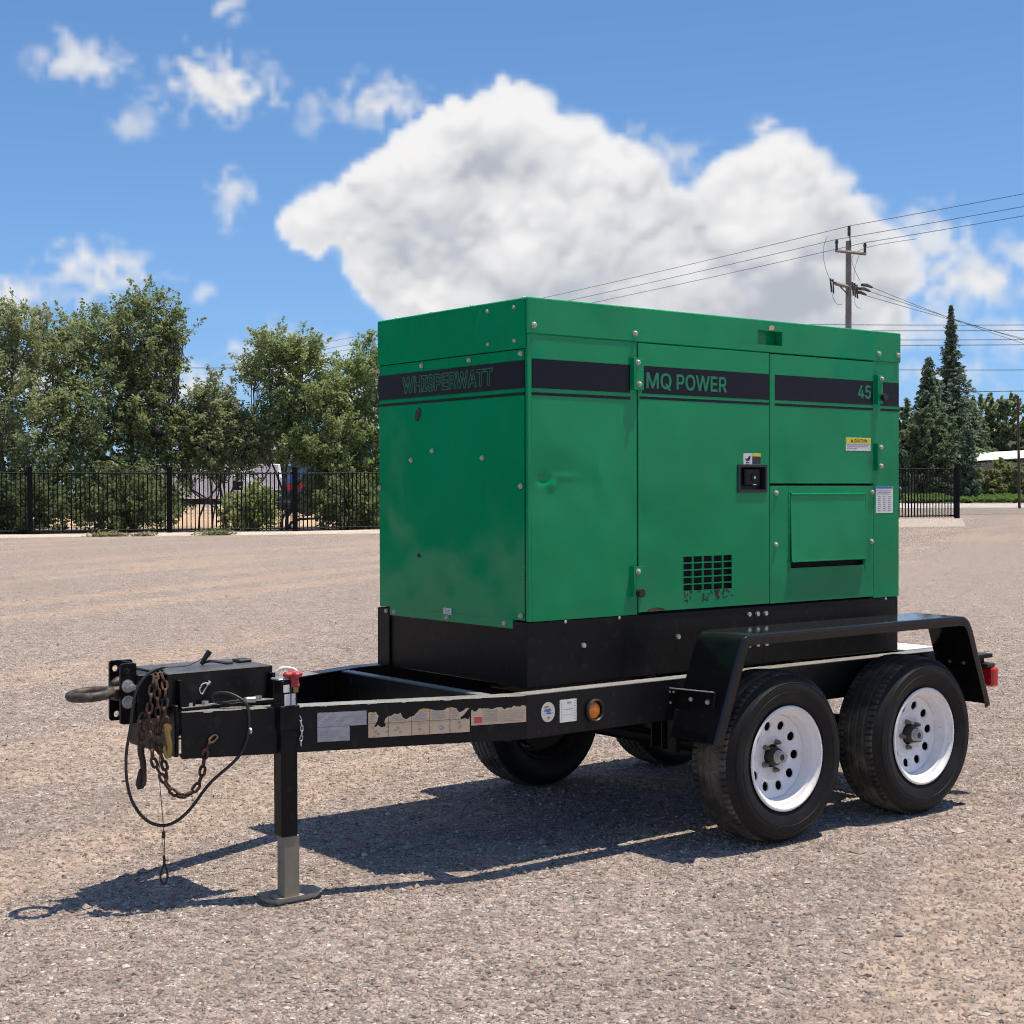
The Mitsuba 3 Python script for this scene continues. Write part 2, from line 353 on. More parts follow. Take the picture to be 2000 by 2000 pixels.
def bx(x0, x1, y0, y1, z0, z1, b=0.0):
    x0, x1, y0, y1, z0, z1 = min(x0, x1), max(x0, x1), min(y0, y1), max(y0, y1), min(z0, z1), max(z0, z1)
    if b <= 0:
        m = trimesh.creation.box((x1 - x0, y1 - y0, z1 - z0))
        m.apply_translation(((x0 + x1) / 2, (y0 + y1) / 2, (z0 + z1) / 2))
        return m
    pts = []
    for x, sx in ((x0, 1), (x1, -1)):
        for y, sy in ((y0, 1), (y1, -1)):
            for z, sz in ((z0, 1), (z1, -1)):
                pts += [(x + sx * b, y + sy * b, z), (x + sx * b, y, z + sz * b), (x, y + sy * b, z + sz * b)]
    return trimesh.convex.convex_hull(np.array(pts))


def tube(points, r, sides=8, caps=True):
    p = np.asarray(points, float)
    r = np.broadcast_to(r, (len(p),))
    t = np.gradient(p, axis=0)
    t /= np.linalg.norm(t, axis=1, keepdims=True) + 1e-12
    a = np.cross(t[0], [0, 0, 1.0] if abs(t[0][2]) < 0.9 else [1.0, 0, 0])
    rings = []
    ang = np.arange(sides) * 2 * np.pi / sides
    for i in range(len(p)):
        a = a - t[i] * (a @ t[i])
        a /= np.linalg.norm(a) + 1e-12
        b = np.cross(t[i], a)
        rings.append(p[i] + r[i] * (np.cos(ang)[:, None] * a + np.sin(ang)[:, None] * b))
    v = np.vstack(rings)
    i, j = np.meshgrid(np.arange(len(p) - 1), np.arange(sides), indexing="ij")
    q = np.stack([i * sides + j, i * sides + (j + 1) % sides, (i + 1) * sides + (j + 1) % sides, (i + 1) * sides + j], -1).reshape(-1, 4)
    f = np.vstack([q[:, [0, 1, 2]], q[:, [0, 2, 3]]])
    if caps:
        n = len(v)
        v = np.vstack([v, p[0], p[-1]])
        j = np.arange(sides)
        f = np.vstack([f, np.stack([(j + 1) % sides, j, j * 0 + n], 1), np.stack([(len(p) - 1) * sides + j, (len(p) - 1) * sides + (j + 1) % sides, j * 0 + n + 1], 1)])
    return trimesh.Trimesh(v, f, process=False)


def spline(points, n=40):
    from scipy.interpolate import CubicSpline
    p = np.asarray(points, float)
    s = np.concatenate([[0], np.cumsum(np.linalg.norm(np.diff(p, axis=0), axis=1))])
    return CubicSpline(s, p)(np.linspace(0, s[-1], n))


def cyl(p0, p1, r, sides=20):
    return tube([p0, p1], r, sides)


def lathe(profile, sides=48):
    """profile of (radius, height) turned about z."""
    pr = np.asarray(profile, float)
    ang = np.arange(sides) * 2 * np.pi / sides
    v = np.stack([pr[:, None, 0] * np.cos(ang), pr[:, None, 0] * np.sin(ang), np.repeat(pr[:, 1:2], sides, 1)], -1).reshape(-1, 3)
    i, j = np.meshgrid(np.arange(len(pr) - 1), np.arange(sides), indexing="ij")
    q = np.stack([i * sides + j, i * sides + (j + 1) % sides, (i + 1) * sides + (j + 1) % sides, (i + 1) * sides + j], -1).reshape(-1, 4)
    return trimesh.Trimesh(v, np.vstack([q[:, [0, 1, 2]], q[:, [0, 2, 3]]]), process=False)


def moved(m, matrix):
    m = m.copy()
    m.apply_transform(np.asarray(matrix, float))
    return m


def frame(o, u, v, w):
    """4 x 4 matrix taking local x, y, z to u, v, w and the origin to o."""
    M = np.eye(4)
    M[:3, 0], M[:3, 1], M[:3, 2], M[:3, 3] = u, v, w, o
    return M


SIDE = lambda x, z, y=0.0: frame((x, y, z), (1, 0, 0), (0, 0, 1), (0, -1, 0))     # noqa: E731  near side: x along the trailer, y up, z towards the viewer's side
FRONT = lambda y, z, x=0.0: frame((x, y, z), (0, -1, 0), (0, 0, 1), (-1, 0, 0))   # noqa: E731  front face, seen from the hitch


def plate(poly, depth, M):
    """Extruded polygon in a local plane, from -depth to 0 along the local z."""
    ps = getattr(poly, "geoms", [poly])
    m = join([trimesh.creation.extrude_polygon(g, depth, engine="earcut") for g in ps])
    m.apply_translation((0, 0, -depth))
    return moved(m, M)


def letters(text, height, width, bold=False, depth=0.0012):
    m = meshkit.text_mesh(text, height, depth, bold)
    lo, hi = m.bounds
    m.apply_translation((-lo[0], 0, 0))
    m.apply_scale((width / (hi[0] - lo[0]), 1, 1))
    return m


def panel_grid(w, h, nu, nv, disp, skirt=0.004):
    """A sheet-metal face with its own dents: local x 0..w, y 0..h, pushed out along z by disp(x, y), edges turned back."""
    x, y = np.meshgrid(np.linspace(0, w, nu), np.linspace(0, h, nv), indexing="ij")
    z = disp(x, y)
    v = np.stack([x, y, z], -1).reshape(-1, 3)
    i, j = np.meshgrid(np.arange(nu - 1), np.arange(nv - 1), indexing="ij")
    k = lambda a, b: a * nv + b  # noqa: E731
    q = np.stack([k(i, j), k(i + 1, j), k(i + 1, j + 1), k(i, j + 1)], -1).reshape(-1, 4)
    ring = [k(a, 0) for a in range(nu)] + [k(nu - 1, b) for b in range(1, nv)] + [k(a, nv - 1) for a in range(nu - 2, -1, -1)] + [k(0, b) for b in range(nv - 2, 0, -1)]
    n = len(v)
    back = v[ring].copy()
    back[:, 2] = -skirt
    v = np.vstack([v, v[ring], back])
    r = np.arange(len(ring))
    s = np.roll(r, -1)
    L = len(ring)
    sk = np.stack([n + s, n + r, n + L + r, n + L + s], -1)
    q = np.vstack([q, sk])
    return trimesh.Trimesh(v, np.vstack([q[:, [0, 1, 2]], q[:, [0, 2, 3]]]), process=False)


def waves(seed, amp):
    def f(x, y):
        e = np.minimum(1, np.minimum.reduce([x - x.min(), x.max() - x, y - y.min(), y.max() - y]) / 0.06)
        return amp * e * (meshkit.fbm(np.stack([x * 3.2, y * 2.4, x * 0 + seed], -1), 3, seed) - 0.5)
    return f


def site(e, n, z=0.0):
    """The yard's survey frame: e metres along the fence side, n metres out from the survey stake."""
    return np.array([-3.33 + 0.7881 * e + 0.6155 * n, -4.17 - 0.6155 * e + 0.7881 * n, z])


BOLT_HEAD = mikit.ply(lathe([(0.0, 0.011), (0.006, 0.0105), (0.0085, 0.008), (0.0088, 0.003), (0.0115, 0.0028), (0.0115, 0.0)], 14), "zinc", smooth=40)
HEX = trimesh.creation.cylinder(0.0125, 0.012, sections=6)
HEX.apply_translation((0, 0, 0.006))
HEX_HEAD = mikit.ply(HEX, "steel")


def bolt(M, parent, d=BOLT_HEAD, s=1.0, name="bolt"):
    M = np.array(M, float)
    M[:3, :3] *= s * .88
    add(name, d, None, parent, to_world=T(M.tolist()))


# ------------------------------------------------------------------ ground
E0, N0 = (0.7881, -0.6155), (0.6155, 0.7881)


def sheet(e0, e1, n0, n1, z):
    v = [site(e0, n0, z), site(e1, n0, z), site(e1, n1, z), site(e0, n1, z)]
    return trimesh.Trimesh(v, [[0, 1, 2], [0, 2, 3]], process=False)


gv = np.array([(-3000, -3000, 0), (3000, -3000, 0), (3000, 3000, 0), (-3000, 3000, 0)], float)
structure("ground", trimesh.Trimesh(gv, [[0, 1, 2], [0, 2, 3]], process=False), "gravel_ground")
structure("dirt_yard", sheet(-70, 2, 58, 130, 0.012), "dirt")
structure("asphalt_road", sheet(14, 160, 84, 113, 0.012), "asphalt")
structure("road", sheet(14, 160, 113.02, 168, 0.02), "road_concrete")

# loose stones: thick near the viewer's end of the yard, thinning out
OCT = np.array([(1, 0, 0), (-1, 0, 0), (0, 1, 0), (0, -1, 0), (0, 0, 1), (0, 0, -1)], float)
OCF = np.array([(0, 2, 4), (2, 1, 4), (1, 3, 4), (3, 0, 4), (2, 0, 5), (1, 2, 5), (3, 1, 5), (0, 3, 5)])
NS = 185000
n_ = 3.2 + 26 * rng.random(NS * 7)
n_ = n_[rng.random(len(n_)) < n_ / 9 * np.exp(-(n_ - 3.2) / 3.6)][:NS]
NS = len(n_)
e_ = (rng.random(NS) - 0.5) * (0.72 * n_ + 0.6)
pos = np.array([-3.33, -4.17]) + e_[:, None] * np.array(E0) + n_[:, None] * np.array(N0)
size = rng.gamma(4, 0.00066, NS) * (1 + 0.03 * n_) + 0.0012
size *= np.where(rng.random(NS) < 0.004, 2.3, 1.0)
ca, sa = np.cos(6.283 * rng.random(NS)), np.sin(6.283 * rng.random(NS))
sv = OCT[None] * (0.7 + 0.6 * rng.random((NS, 6, 1))) + 0.28 * (rng.random((NS, 6, 3)) - 0.5)
sv[..., 0], sv[..., 1] = sv[..., 0] * ca[:, None] - sv[..., 1] * sa[:, None], sv[..., 0] * sa[:, None] + sv[..., 1] * ca[:, None]
sv *= size[:, None, None] * np.array([1.1, 1.1, 0.8])
sv += np.concatenate([pos, (size * 0.22)[:, None]], 1)[:, None, :]
sf = (OCF[None] + (np.arange(NS) * 6)[:, None, None]).reshape(-1, 3)
pal = np.array([(0.31, 0.26, 0.235), (0.25, 0.235, 0.23), (0.36, 0.32, 0.29), (0.19, 0.175, 0.17), (0.29, 0.22, 0.195), (0.50, 0.46, 0.43), (0.10, 0.09, 0.092)])
pick = rng.choice(len(pal), NS, p=[.28, .19, .24, .08, .10, .09, .02])
col = np.repeat(pal[pick] * (0.85 + 0.3 * rng.random((NS, 1))), 6, 0)
scene["gravel"] = mikit.ply((sv.reshape(-1, 3), sf), "gravel_stone", color=col)
labels["gravel"] = {"label": "loose pinkish grey gravel covering the yard in the foreground", "category": "gravel", "kind": "stuff"}

# ------------------------------------------------------------------ the generator
W, L, ZT, ZG, ZB = 0.9587, 2.068, 2.018, 0.872, 0.637
GEN = thing("generator", "green boxy diesel generator with black stripe and black base, bolted on the black trailer", "generator")
g = GEN
add("core", bx(0.03, L - 0.03, 0.03, W - 0.03, ZG - 0.02, 1.90), "gap_black", g)
# roof cap with its lip
cap_m = bx(-0.004, L + 0.012, -0.0045, W + 0.0045, 1.889, ZT, 0.004)
cap_m = m3.Manifold(m3.Mesh(np.array(cap_m.vertices, np.float32), np.array(cap_m.faces, np.uint32))) - m3.Manifold.cube((0.145, 0.06, 0.057)).translate((1.171, -0.02, 1.919))
cap = add("roof_cap", cap_m, "green_paint", g)
add("rusty_chip", plate(Polygon([(1.236, 1.979), (1.266, 1.980), (1.268, 1.995), (1.258, 1.999), (1.240, 1.996)]), 0.0005, SIDE(0, 0, -0.0052)), "sticker_beige", cap, label="rust stained chip above the dark lifting pocket")
def front_waves(x, y):
    keep = 1 - np.clip((y + 0.876 - 1.56) / 0.08, 0, 1)
    return waves(9, 0.009)(x, y) * keep


# front face: upper cap panel and large lower panel, slightly wavy
fu = add("cap_panel", moved(panel_grid(W - 0.012, 0.166, 30, 12, waves(3, 0.004)), FRONT(W - 0.006, 1.8385, -0.0085)), "green_paint", g, smooth=40)
fp = add("end_panel", moved(panel_grid(W - 0.024, 1.8355 - 0.876, 60, 70, front_waves), FRONT(W - 0.006, 0.876, -0.003)), "green_paint", g, smooth=40)
add("lip", bx(-0.0055, 0.012, 0.083, 0.877, 0.843, 0.876), "green_paint", fp)
add("corner_edge", bx(-0.002, 0.016, -0.002, 0.0135, ZG, 1.8885, 0.002), "green_paint", g)
FX = -0.0042


def decal(name, poly, M, m, parent, depth=0.0006, **kw):
    return add(name, plate(poly, depth, M), m, parent, **kw)


fM = lambda x: frame((x, 0, 0), (0, -1, 0), (0, 0, 1), (-1, 0, 0))     # noqa: E731  local x = -Y
band = decal("black_stripe", sbox(-0.955, 1.6985, -0.016, 1.797), fM(FX - 0.0012), "stripe_black", fp, 0.003)
decal("pinstripe", sbox(-0.955, 1.6735, -0.016, 1.6835), fM(FX - 0.0012), "stripe_black", fp, 0.003)
lt = letters("WHISPERWATT", 0.0575, 0.580, bold=True)
face = lt.triangles[lt.face_normals[:, 2] > .9][:, :, :2]
word = shapely.union_all([Polygon(q) for q in face if Polygon(q).area > 1e-12]).buffer(.0002)
add("lettering", plate(word.buffer(.0016, join_style=2).difference(word.buffer(-.0012, join_style=2)), 0.0006, FRONT(0.778, 1.7205, FX - 0.0018)), "letter_green", fp, label="outlined green word on the black stripe")
for y, z in ((.646, 1.818), (.338, 1.818), (.031, 1.82), (.720, 1.456), (.578, 1.489), (.260, 1.456), (.033, 1.352), (.945, 1.349), (.842, .857), (.484, .857), (.131, .859), (.034, .892), (.949, 1.816)):
    bolt(FRONT(y, z, -0.006 if z > .87 else -0.0055), fp)
for y, z in ((.222, 1.988), (.066, 1.987), (.220, 1.867), (.064, 1.868)):
    bolt(FRONT(y, z, -0.0085), fu, s=0.75)
for y in (.86, .62, .36, .05):
    bolt(frame((0.02, y, ZT), (1, 0, 0), (0, 1, 0), (0, 0, 1)), cap, s=0.8)


def blot(cx, cy, rx, ry, seed, k=26, rough=0.35):
    r = np.random.default_rng(seed)
    a = np.linspace(0, 2 * np.pi, k, endpoint=False)
    rad = 1 + rough * (r.random(k) - 0.5) * 2
    return Polygon(np.stack([cx + rx * rad * np.cos(a), cy + ry * rad * np.sin(a)], 1)).buffer(0)


chip = blot(-0.677, 1.628, 0.014, 0.017, 4).union(blot(-0.664, 1.645, 0.007, 0.012, 5)).union(blot(-0.684, 1.612, 0.006, 0.006, 6))
decal("paint_chip", chip, fM(-0.0085), "dark_rust_and_shade", fp, 0.004, label="dark chip in the paint below the stripe")
decal("paint_chip", Polygon([(-.684, 1.087), (-.673, 1.094), (-.667, 1.084), (-.661, 1.080), (-.672, 1.078)]), fM(-0.0085), "dark_rust_and_shade", fp, 0.004)
lb = decal("label", sbox(-0.507, .870, -0.456, .894), fM(-0.0075), "paper_pale", fp, 0.003)
add("print", join([bx(-0.0082, -0.0073, 0.464, 0.499, z, z + 0.002) for z in (.874, .879, .885)]), "grey_print", lb)


# near side: left panel with its dent
def dent(x, y):
    d = waves(21, 0.006)(x, y)
    X, Z = x + 0.016, y + 0.872
    d = d - 0.009 * np.exp(-(((X - 0.075) / 0.026) ** 2 + ((Z - 1.372) / 0.014) ** 2)) + 0.006 * np.exp(-(((X - 0.105) / 0.020) ** 2 + ((Z - 1.358) / 0.018) ** 2))
    d = d + 0.0018 * np.exp(-(((X - 0.165) / 0.06) ** 2 + ((Z - 1.385) / 0.012) ** 2)) - 0.004 * np.exp(-(((X - 0.12) / 0.10) ** 2 + ((Z - 1.35) / 0.09) ** 2))
    return d + 0.002 * np.exp(-(((X - 0.33) / 0.02) ** 2 + ((Z - 1.40) / 0.05) ** 2))


lp = add("side_panel", moved(panel_grid(0.503, 1.016, 110, 160, dent), SIDE(0.016, ZG, -0.001)), "green_paint", g, smooth=40)
sd = lambda y=0.0: frame((0, y, 0), (1, 0, 0), (0, 0, 1), (0, -1, 0))     # noqa: E731
decal("black_stripe", sbox(0.018, 1.6985, 0.4845, 1.802), sd(-0.0035), "stripe_black", lp, 0.003)
decal("pinstripe", sbox(0.018, 1.6735, 0.4845, 1.6835), sd(-0.0035), "stripe_black", lp, 0.003)

# door with the grille punched through it
cells = []
for a in range(5):
    for b in range(5):
        x0 = 0.757 + a * 0.0545
        z0 = 0.950 + b * 0.0272
        cells.append(sbox(x0, z0, x0 + 0.0485, z0 + 0.0225))
door_poly = sbox(0.5235, 0.880, 1.2385, 1.886).difference(shapely.union_all(cells)).difference(sbox(1.060, 1.332, 1.216, 1.430))
dw = panel_grid(0.715, 1.006, 2, 2, lambda x, y: x * 0)
door = add("door", plate(door_poly, 0.006, sd(-0.0045)), "green_paint", g, label="tall door with punched grille and black latch")
add("grille_backing", bx(0.74, 1.04, 0.012, 0.02, 0.93, 1.10), "gap_black", door)
decal("black_stripe", sbox(0.5425, 1.6985, 1.2365, 1.802), sd(-0.0055), "stripe_black", door, 0.001)
decal("pinstripe", sbox(0.5305, 1.6775, 1.2365, 1.6875), sd(-0.0055), "stripe_black", door, 0.001)
add("lettering", moved(letters("MQ", 0.0565, 0.130, bold=True), SIDE(0.563, 1.7205, -0.0055)), "letter_green", door)
add("lettering", moved(letters("POWER", 0.0565, 0.272, bold=True), SIDE(0.720, 1.7205, -0.0055)), "letter_green", door)
fr = sbox(1.054, 1.326, 1.222, 1.437).difference(sbox(1.066, 1.338, 1.211, 1.428))
la = add("latch", join([plate(fr, 0.010, sd(-0.010)), bx(1.062, 1.214, 0.020, 0.026, 1.334, 1.432), bx(1.062, 1.066, -0.004, 0.02, 1.334, 1.432), bx(1.211, 1.215, -0.004, 0.02, 1.334, 1.432)]), "black_rubber", door, label="recessed black door latch")
add("paddle", join([bx(1.104, 1.190, 0.000, 0.012, 1.352, 1.424, 0.005), cyl((1.155, -0.003, 1.386), (1.155, 0.004, 1.386), 0.018)]), "stripe_black", la)
add("keyhole", cyl((1.155, -0.0045, 1.386), (1.155, 0.0, 1.386), 0.006, 12), "steel", la)
add("screw", bx(1.146, 1.166, -0.002, 0.002, 1.356, 1.3605), "steel", la)
ll = decal("latch_label", sbox(1.088, 1.4385, 1.188, 1.4825), sd(-0.0056), "paper_white", door, 0.001)
add("print", join([plate(sbox(1.138, 1.4395, 1.187, 1.470), 0.0006, sd(-0.0064))]), "dark_print", ll)
add("header", plate(sbox(1.138, 1.4705, 1.187, 1.4815), 0.0006, sd(-0.0064)), "yellow_print", ll)
add("pictogram", plate(Polygon([(1.097, 1.464), (1.104, 1.460), (1.112, 1.463), (1.118, 1.470), (1.128, 1.473), (1.126, 1.458), (1.12, 1.452), (1.104, 1.452)]).union(sbox(1.1, 1.443, 1.122, 1.447)), 0.0006, sd(-0.0064)), "dark_print", ll)
decal("rust_patch", Polygon([(.566, .8815), (.575, .889), (.598, .8935), (.628, .8935), (.648, .890), (.660, .8815)]), sd(-0.0053), "rust", door, 0.001, label="rust along the door's lower edge")
r5 = np.random.default_rng(5)
peel = []
for k in range(26):
    cx, cz = 0.765 + 0.26 * r5.random(), 0.944 - 0.034 * r5.random() ** 1.4
    ang = r5.uniform(0, math.pi)
    l_ = r5.uniform(0.005, 0.015)
    peel.append(Polygon([(cx - l_ * math.cos(ang), cz - l_ * math.sin(ang)), (cx + 0.003 * math.sin(ang), cz - 0.003 * math.cos(ang)), (cx + l_ * math.cos(ang), cz + l_ * math.sin(ang)), (cx - 0.0026 * math.sin(ang), cz + 0.0026 * math.cos(ang))]).buffer(0.0005))
decal("peeling_paint", shapely.union_all(peel), sd(-0.0053), "dark_rust_and_shade", door, 0.001, label="peeled dark flecks below the grille")
rs = [Polygon([(0.757 + a, .949), (0.757 + a + w, .949), (0.757 + a + w * .6, .949 - h), (0.757 + a + w * .3, .949 - h * .8)]) for a, w, h in ((.03, .02, .012), (.075, .018, .010), (.165, .035, .034), (.23, .02, .012))]
decal("rust_stain", shapely.union_all(rs), sd(-0.0051), "rust", door, 0.001)

# upper control door at the right and the output panel below it
ud = add("control_door", plate(sbox(1.2445, 1.3635, 1.8935, 1.884), 0.006, sd(-0.0040)), "green_paint", g)
decal("black_stripe", sbox(1.2725, 1.6995, 1.8885, 1.8015), sd(-0.0050), "stripe_black", ud, 0.001)
decal("pinstripe", sbox(1.2725, 1.6765, 1.8885, 1.6865), sd(-0.0050), "stripe_black", ud, 0.001)
add("lettering", moved(letters("45", 0.0535, 0.085, bold=True), SIDE(1.7875, 1.7262, -0.0050)), "letter_green", ud, label="green number 45 at the stripe's right end")
ca = decal("caution_label", sbox(1.711, 1.502, 1.875, 1.5575), sd(-0.0050), "paper_white", ud, 0.001, label="yellow and white caution label")
add("header", plate(sbox(1.712, 1.533, 1.874, 1.5565), 0.0006, sd(-0.0057)), "yellow_print", ca)
cl = letters("CAUTION", 0.0125, 0.082, bold=True, depth=0.0005)
add("lettering", join([moved(cl, SIDE(1.765, 1.5385, -0.0057)), plate(Polygon([(1.741, 1.538), (1.757, 1.538), (1.749, 1.552)]), 0.0005, sd(-0.0062))]), "dark_print", ca)
add("print", join([plate(sbox(1.717, z, 1.717 + w, z + 0.003), 0.0005, sd(-0.0056)) for z, w in ((1.526, .15), (1.519, .14), (1.511, .07))]), "grey_print", ca)
op = sbox(1.2435, 0.879, 1.8915, 1.3535).difference(sbox(1.366, 1.017, 1.829, 1.30))
pl = add("output_panel", plate(op, 0.006, sd(-0.0040)), "green_paint", g, label="bolted panel with a hinged output cover")
add("opening", bx(1.34, 1.85, 0.022, 0.03, 0.99, 1.31), "gap_black", pl)
rim_ = sbox(1.348, 0.996, 1.846, 1.336).difference(sbox(1.3625, 1.003, 1.8325, 1.322))
add("cover_frame", plate(sbox(1.352, 1.0, 1.842, 1.334).difference(sbox(1.359, 0.99, 1.836, 1.324)), 0.008, sd(-0.0065)), "green_paint", pl)
flap_v = [(1.362, -0.007, 1.318), (1.832, -0.007, 1.318), (1.832, -0.016, 1.046), (1.362, -0.016, 1.046)]
fv = np.array(flap_v + [(x, y + 0.004, z) for x, y, z in flap_v] + [(1.832, -0.008, 1.038), (1.362, -0.008, 1.038)])
flap = trimesh.convex.convex_hull(fv[:8])
flip = add("output_cover", join([flap, bx(1.360, 1.834, -0.024, -0.010, 1.042, 1.0465), tube([(1.364, -0.007, 1.319), (1.830, -0.007, 1.319)], 0.005, 10)]), "green_paint", pl, label="hinged cover standing slightly open at the bottom")
for x, z in ((1.278, 1.324), (1.881, 1.326), (1.276, 1.115), (1.879, 1.115)):
    bolt(SIDE(x, z, -0.0040), pl, s=1.1)

# right pillar
rp = add("corner_pillar", plate(sbox(1.8965, ZG, L, 1.888), 0.02, sd(-0.0020)), "green_paint", g)
decal("black_stripe", sbox(1.941, 1.6985, L - 0.001, 1.8005), sd(-0.0032), "stripe_black", rp, 0.001)
decal("pinstripe", sbox(1.941, 1.6765, L - 0.001, 1.6865), sd(-0.0032), "stripe_black", rp, 0.001)
dc = decal("instruction_label", sbox(1.911, 1.236, 2.027, 1.352), sd(-0.0032), "paper_white", rp, 0.001, label="white text label with a blue header")
add("header", plate(sbox(1.914, 1.3415, 2.024, 1.3515), 0.0006, sd(-0.0039)), "blue_print", dc)
add("print", join([plate(sbox(1.92, z, 1.92 + w, z + 0.0028), 0.0005, sd(-0.0038)) for z, w in ((1.331, .09), (1.324, .095), (1.317, .08))] + [plate(sbox(x, z, x + 0.018, z + 0.003), 0.0005, sd(-0.0038)) for x in (1.925, 1.958, 1.992) for z in np.arange(1.246, 1.308, 0.0085)]), "grey_print", dc)
add("end_panel", bx(L, L + 0.003, 0.004, W - 0.004, ZG, 1.889), "green_paint", g)
add("side_panel", bx(0.004, L - 0.004, W - 0.002, W + 0.001, ZG, 1.889), "green_paint", g)
for x, z in ((.024, 1.920), (.507, 1.920), (1.927, 1.921), (2.058, 1.921)):
    bolt(SIDE(x, z, -0.0045), cap, s=1.15)


# lift-off hinges: bent straps with a bolt and a rubber knob
def hinge(x0, x1, z0, z1, bolts, knob=None):
    u = join([bx(x0, x1, -0.020, -0.0165, z0, z1, 0.001), bx(x0, x0 + 0.003, -0.018, -0.003, z0, z1), bx(x1 - 0.003, x1, -0.018, -0.004, z0, z1)])
    h = add("hinge", u, "green_paint", g)
    for x, z in bolts:
        bolt(SIDE(x, z, -0.020), h, s=1.1)
    if knob:
        add("knob", cyl((knob[0], -0.018, knob[1]), (knob[0], -0.040, knob[1]), 0.0155, 16), "black_rubber", h)
    return h


hinge(.489, .538, 1.709, 1.829, ((.507, 1.811), (.514, 1.731)))
hinge(.487, .540, .938, 1.053, ((.507, 1.034),), (.511, .954))
hinge(1.904, 1.937, 1.705, 1.828, ((1.927, 1.812),), (1.933, 1.734))
hinge(1.904, 1.935, 1.420, 1.534, ((1.922, 1.518), (1.923, 1.438)))
# black base tank
ba = add("base_tank", join([bx(0.002, L - 0.002, 0.0, W, ZB, ZG - 0.001, 0.003)]), "black_paint", g, label="black fuel tank base under the green housing")
for y0, y1 in ((0.0, 0.080), (0.880, W + 0.006)):
    add("corner_post", bx(-0.007, 0.02, y0, y1, ZB, .869, 0.002), "black_paint", ba)
for x, z in ((.252, .774), (.729, .776), (1.121, .842), (1.170, .841), (1.218, .841), (1.12, .718), (1.17, .718), (1.22, .718)):
    bolt(SIDE(x, z, 0.0), ba, HEX_HEAD, 0.9)
for x in (.17, .43, 1.98):
    bolt(SIDE(x, .864, 0.0), ba, s=0.6)
bolt(FRONT(.899, .858, -0.007), ba, s=0.9)

# ------------------------------------------------------------------ the trailer
TR = thing("utility_trailer", "black tandem axle trailer with white wheels, standing on its jack and carrying the green generator", "trailer")
t = TR
ZR, ZL = 0.633, 0.482          # top and bottom of the frame rails
YN, YF = -0.105, 1.045         # outer faces of the rails


def tilt_bar(p0, p1, w, z0, z1, b=0.003):
    """A bar standing on a ground line p0-p1 (its outer lower edge), w thick to the left of the line."""
    d = np.array(p1, float) - np.array(p0, float)
    l_ = np.linalg.norm(d)
    d /= l_
    n = np.array((-d[1], d[0]))
    m = bx(0, l_, 0, w, 0, z1 - z0, b)
    return moved(m, frame((p0[0], p0[1], z0), (d[0], d[1], 0), (n[0], n[1], 0), (0, 0, 1)))


def channel(p0, p1, w, z0, z1, th=0.007):
    """C-section: web on the line, flanges to the left."""
    return join([tilt_bar(p0, p1, th, z0, z1, 0.002), tilt_bar(p0, p1, w, z1 - th, z1 + 0.0005, 0.002), tilt_bar(p0, p1, w, z0 - 0.0005, z0 + th, 0.002)])


NB0, NB1 = (-1.196, 0.278), (-0.095, YN)
FB0, FB1 = (-1.196, 0.650), (-0.095, YF)
add("frame_rail", channel((-0.094, YN), (2.34, YN), 0.075, ZL, ZR), "rail_paint", t)
add("frame_rail", channel((2.34, YF), (-0.094, YF), 0.075, ZL, ZR), "rail_paint", t)
tn = add("tongue_beam", channel(NB0, NB1, 0.07, ZL, ZR - 0.001), "rail_paint", t, label="near tongue beam with torn stickers")
add("tongue_beam", channel(FB1, FB0, 0.07, ZL, ZR - 0.001), "rail_paint", t)
add("tongue_nose", bx(-1.212, -1.197, 0.290, 0.640, ZL + 0.005, ZR + 0.02, 0.004), "black_paint", t)
for x in (-0.20, 0.55, 1.40, 2.30):
    add("cross_member", bx(x, x + 0.05, YN + 0.01 if x > 0 else -0.05, YF - 0.01 if x > 0 else 0.99, ZL + 0.02, ZR - 0.004, 0.004), "rail_paint" if x < 0 else "black_paint", t)
add("glare_plate", bx(2.075, 2.30, YN + 0.08, YF - 0.08, ZR - 0.003, ZR + 0.006, 0.002), "paper_white", t, label="pale plate standing for sun glare on the frame behind the generator")  # white colour stands for sun glare on the black frame top
# worn nicks on the upper edge of the near beam
dirv = np.array([NB1[0] - NB0[0], NB1[1] - NB0[1], 0])
dirv /= np.linalg.norm(dirv)
nout = np.array([dirv[1], -dirv[0], 0])
BM = frame((NB0[0], NB0[1], 0), dirv, (0, 0, 1), nout)        # local x along the near tongue beam, y up
bl = math.hypot(NB1[0] - NB0[0], NB1[1] - NB0[1])
r6 = np.random.default_rng(61)
nick = []
x = 0.02
while x < bl - 0.03:
    w_ = r6.uniform(0.01, 0.05)
    if r6.random() < 0.6:
        nick.append(Polygon([(x, ZR - 0.0015), (x + w_, ZR - 0.0015), (x + w_ * 0.8, ZR - r6.uniform(.003, .006)), (x + w_ * .5, ZR - r6.uniform(.002, .007)), (x + w_ * 0.2, ZR - r6.uniform(.003, .006))]))
    x += w_ + r6.uniform(0.0, 0.03)
add("pale_edge", plate(shapely.union_all(nick), 0.0006, BM @ np.array(T().translate((0, 0, 0.0006)).matrix)), "paper_pale", tn, label="bare chips along the beam's upper edge")


def bdec(name, poly, m, parent=None, lift=0.0012, **kw):
    M = BM.copy()
    M[:3, 3] += nout * lift
    return add(name, plate(poly, 0.0008, M), m, parent or tn, **kw)


def bxl(X):     # along-beam distance of the point of the beam at trailer x
    return (X - NB0[0]) / dirv[0]


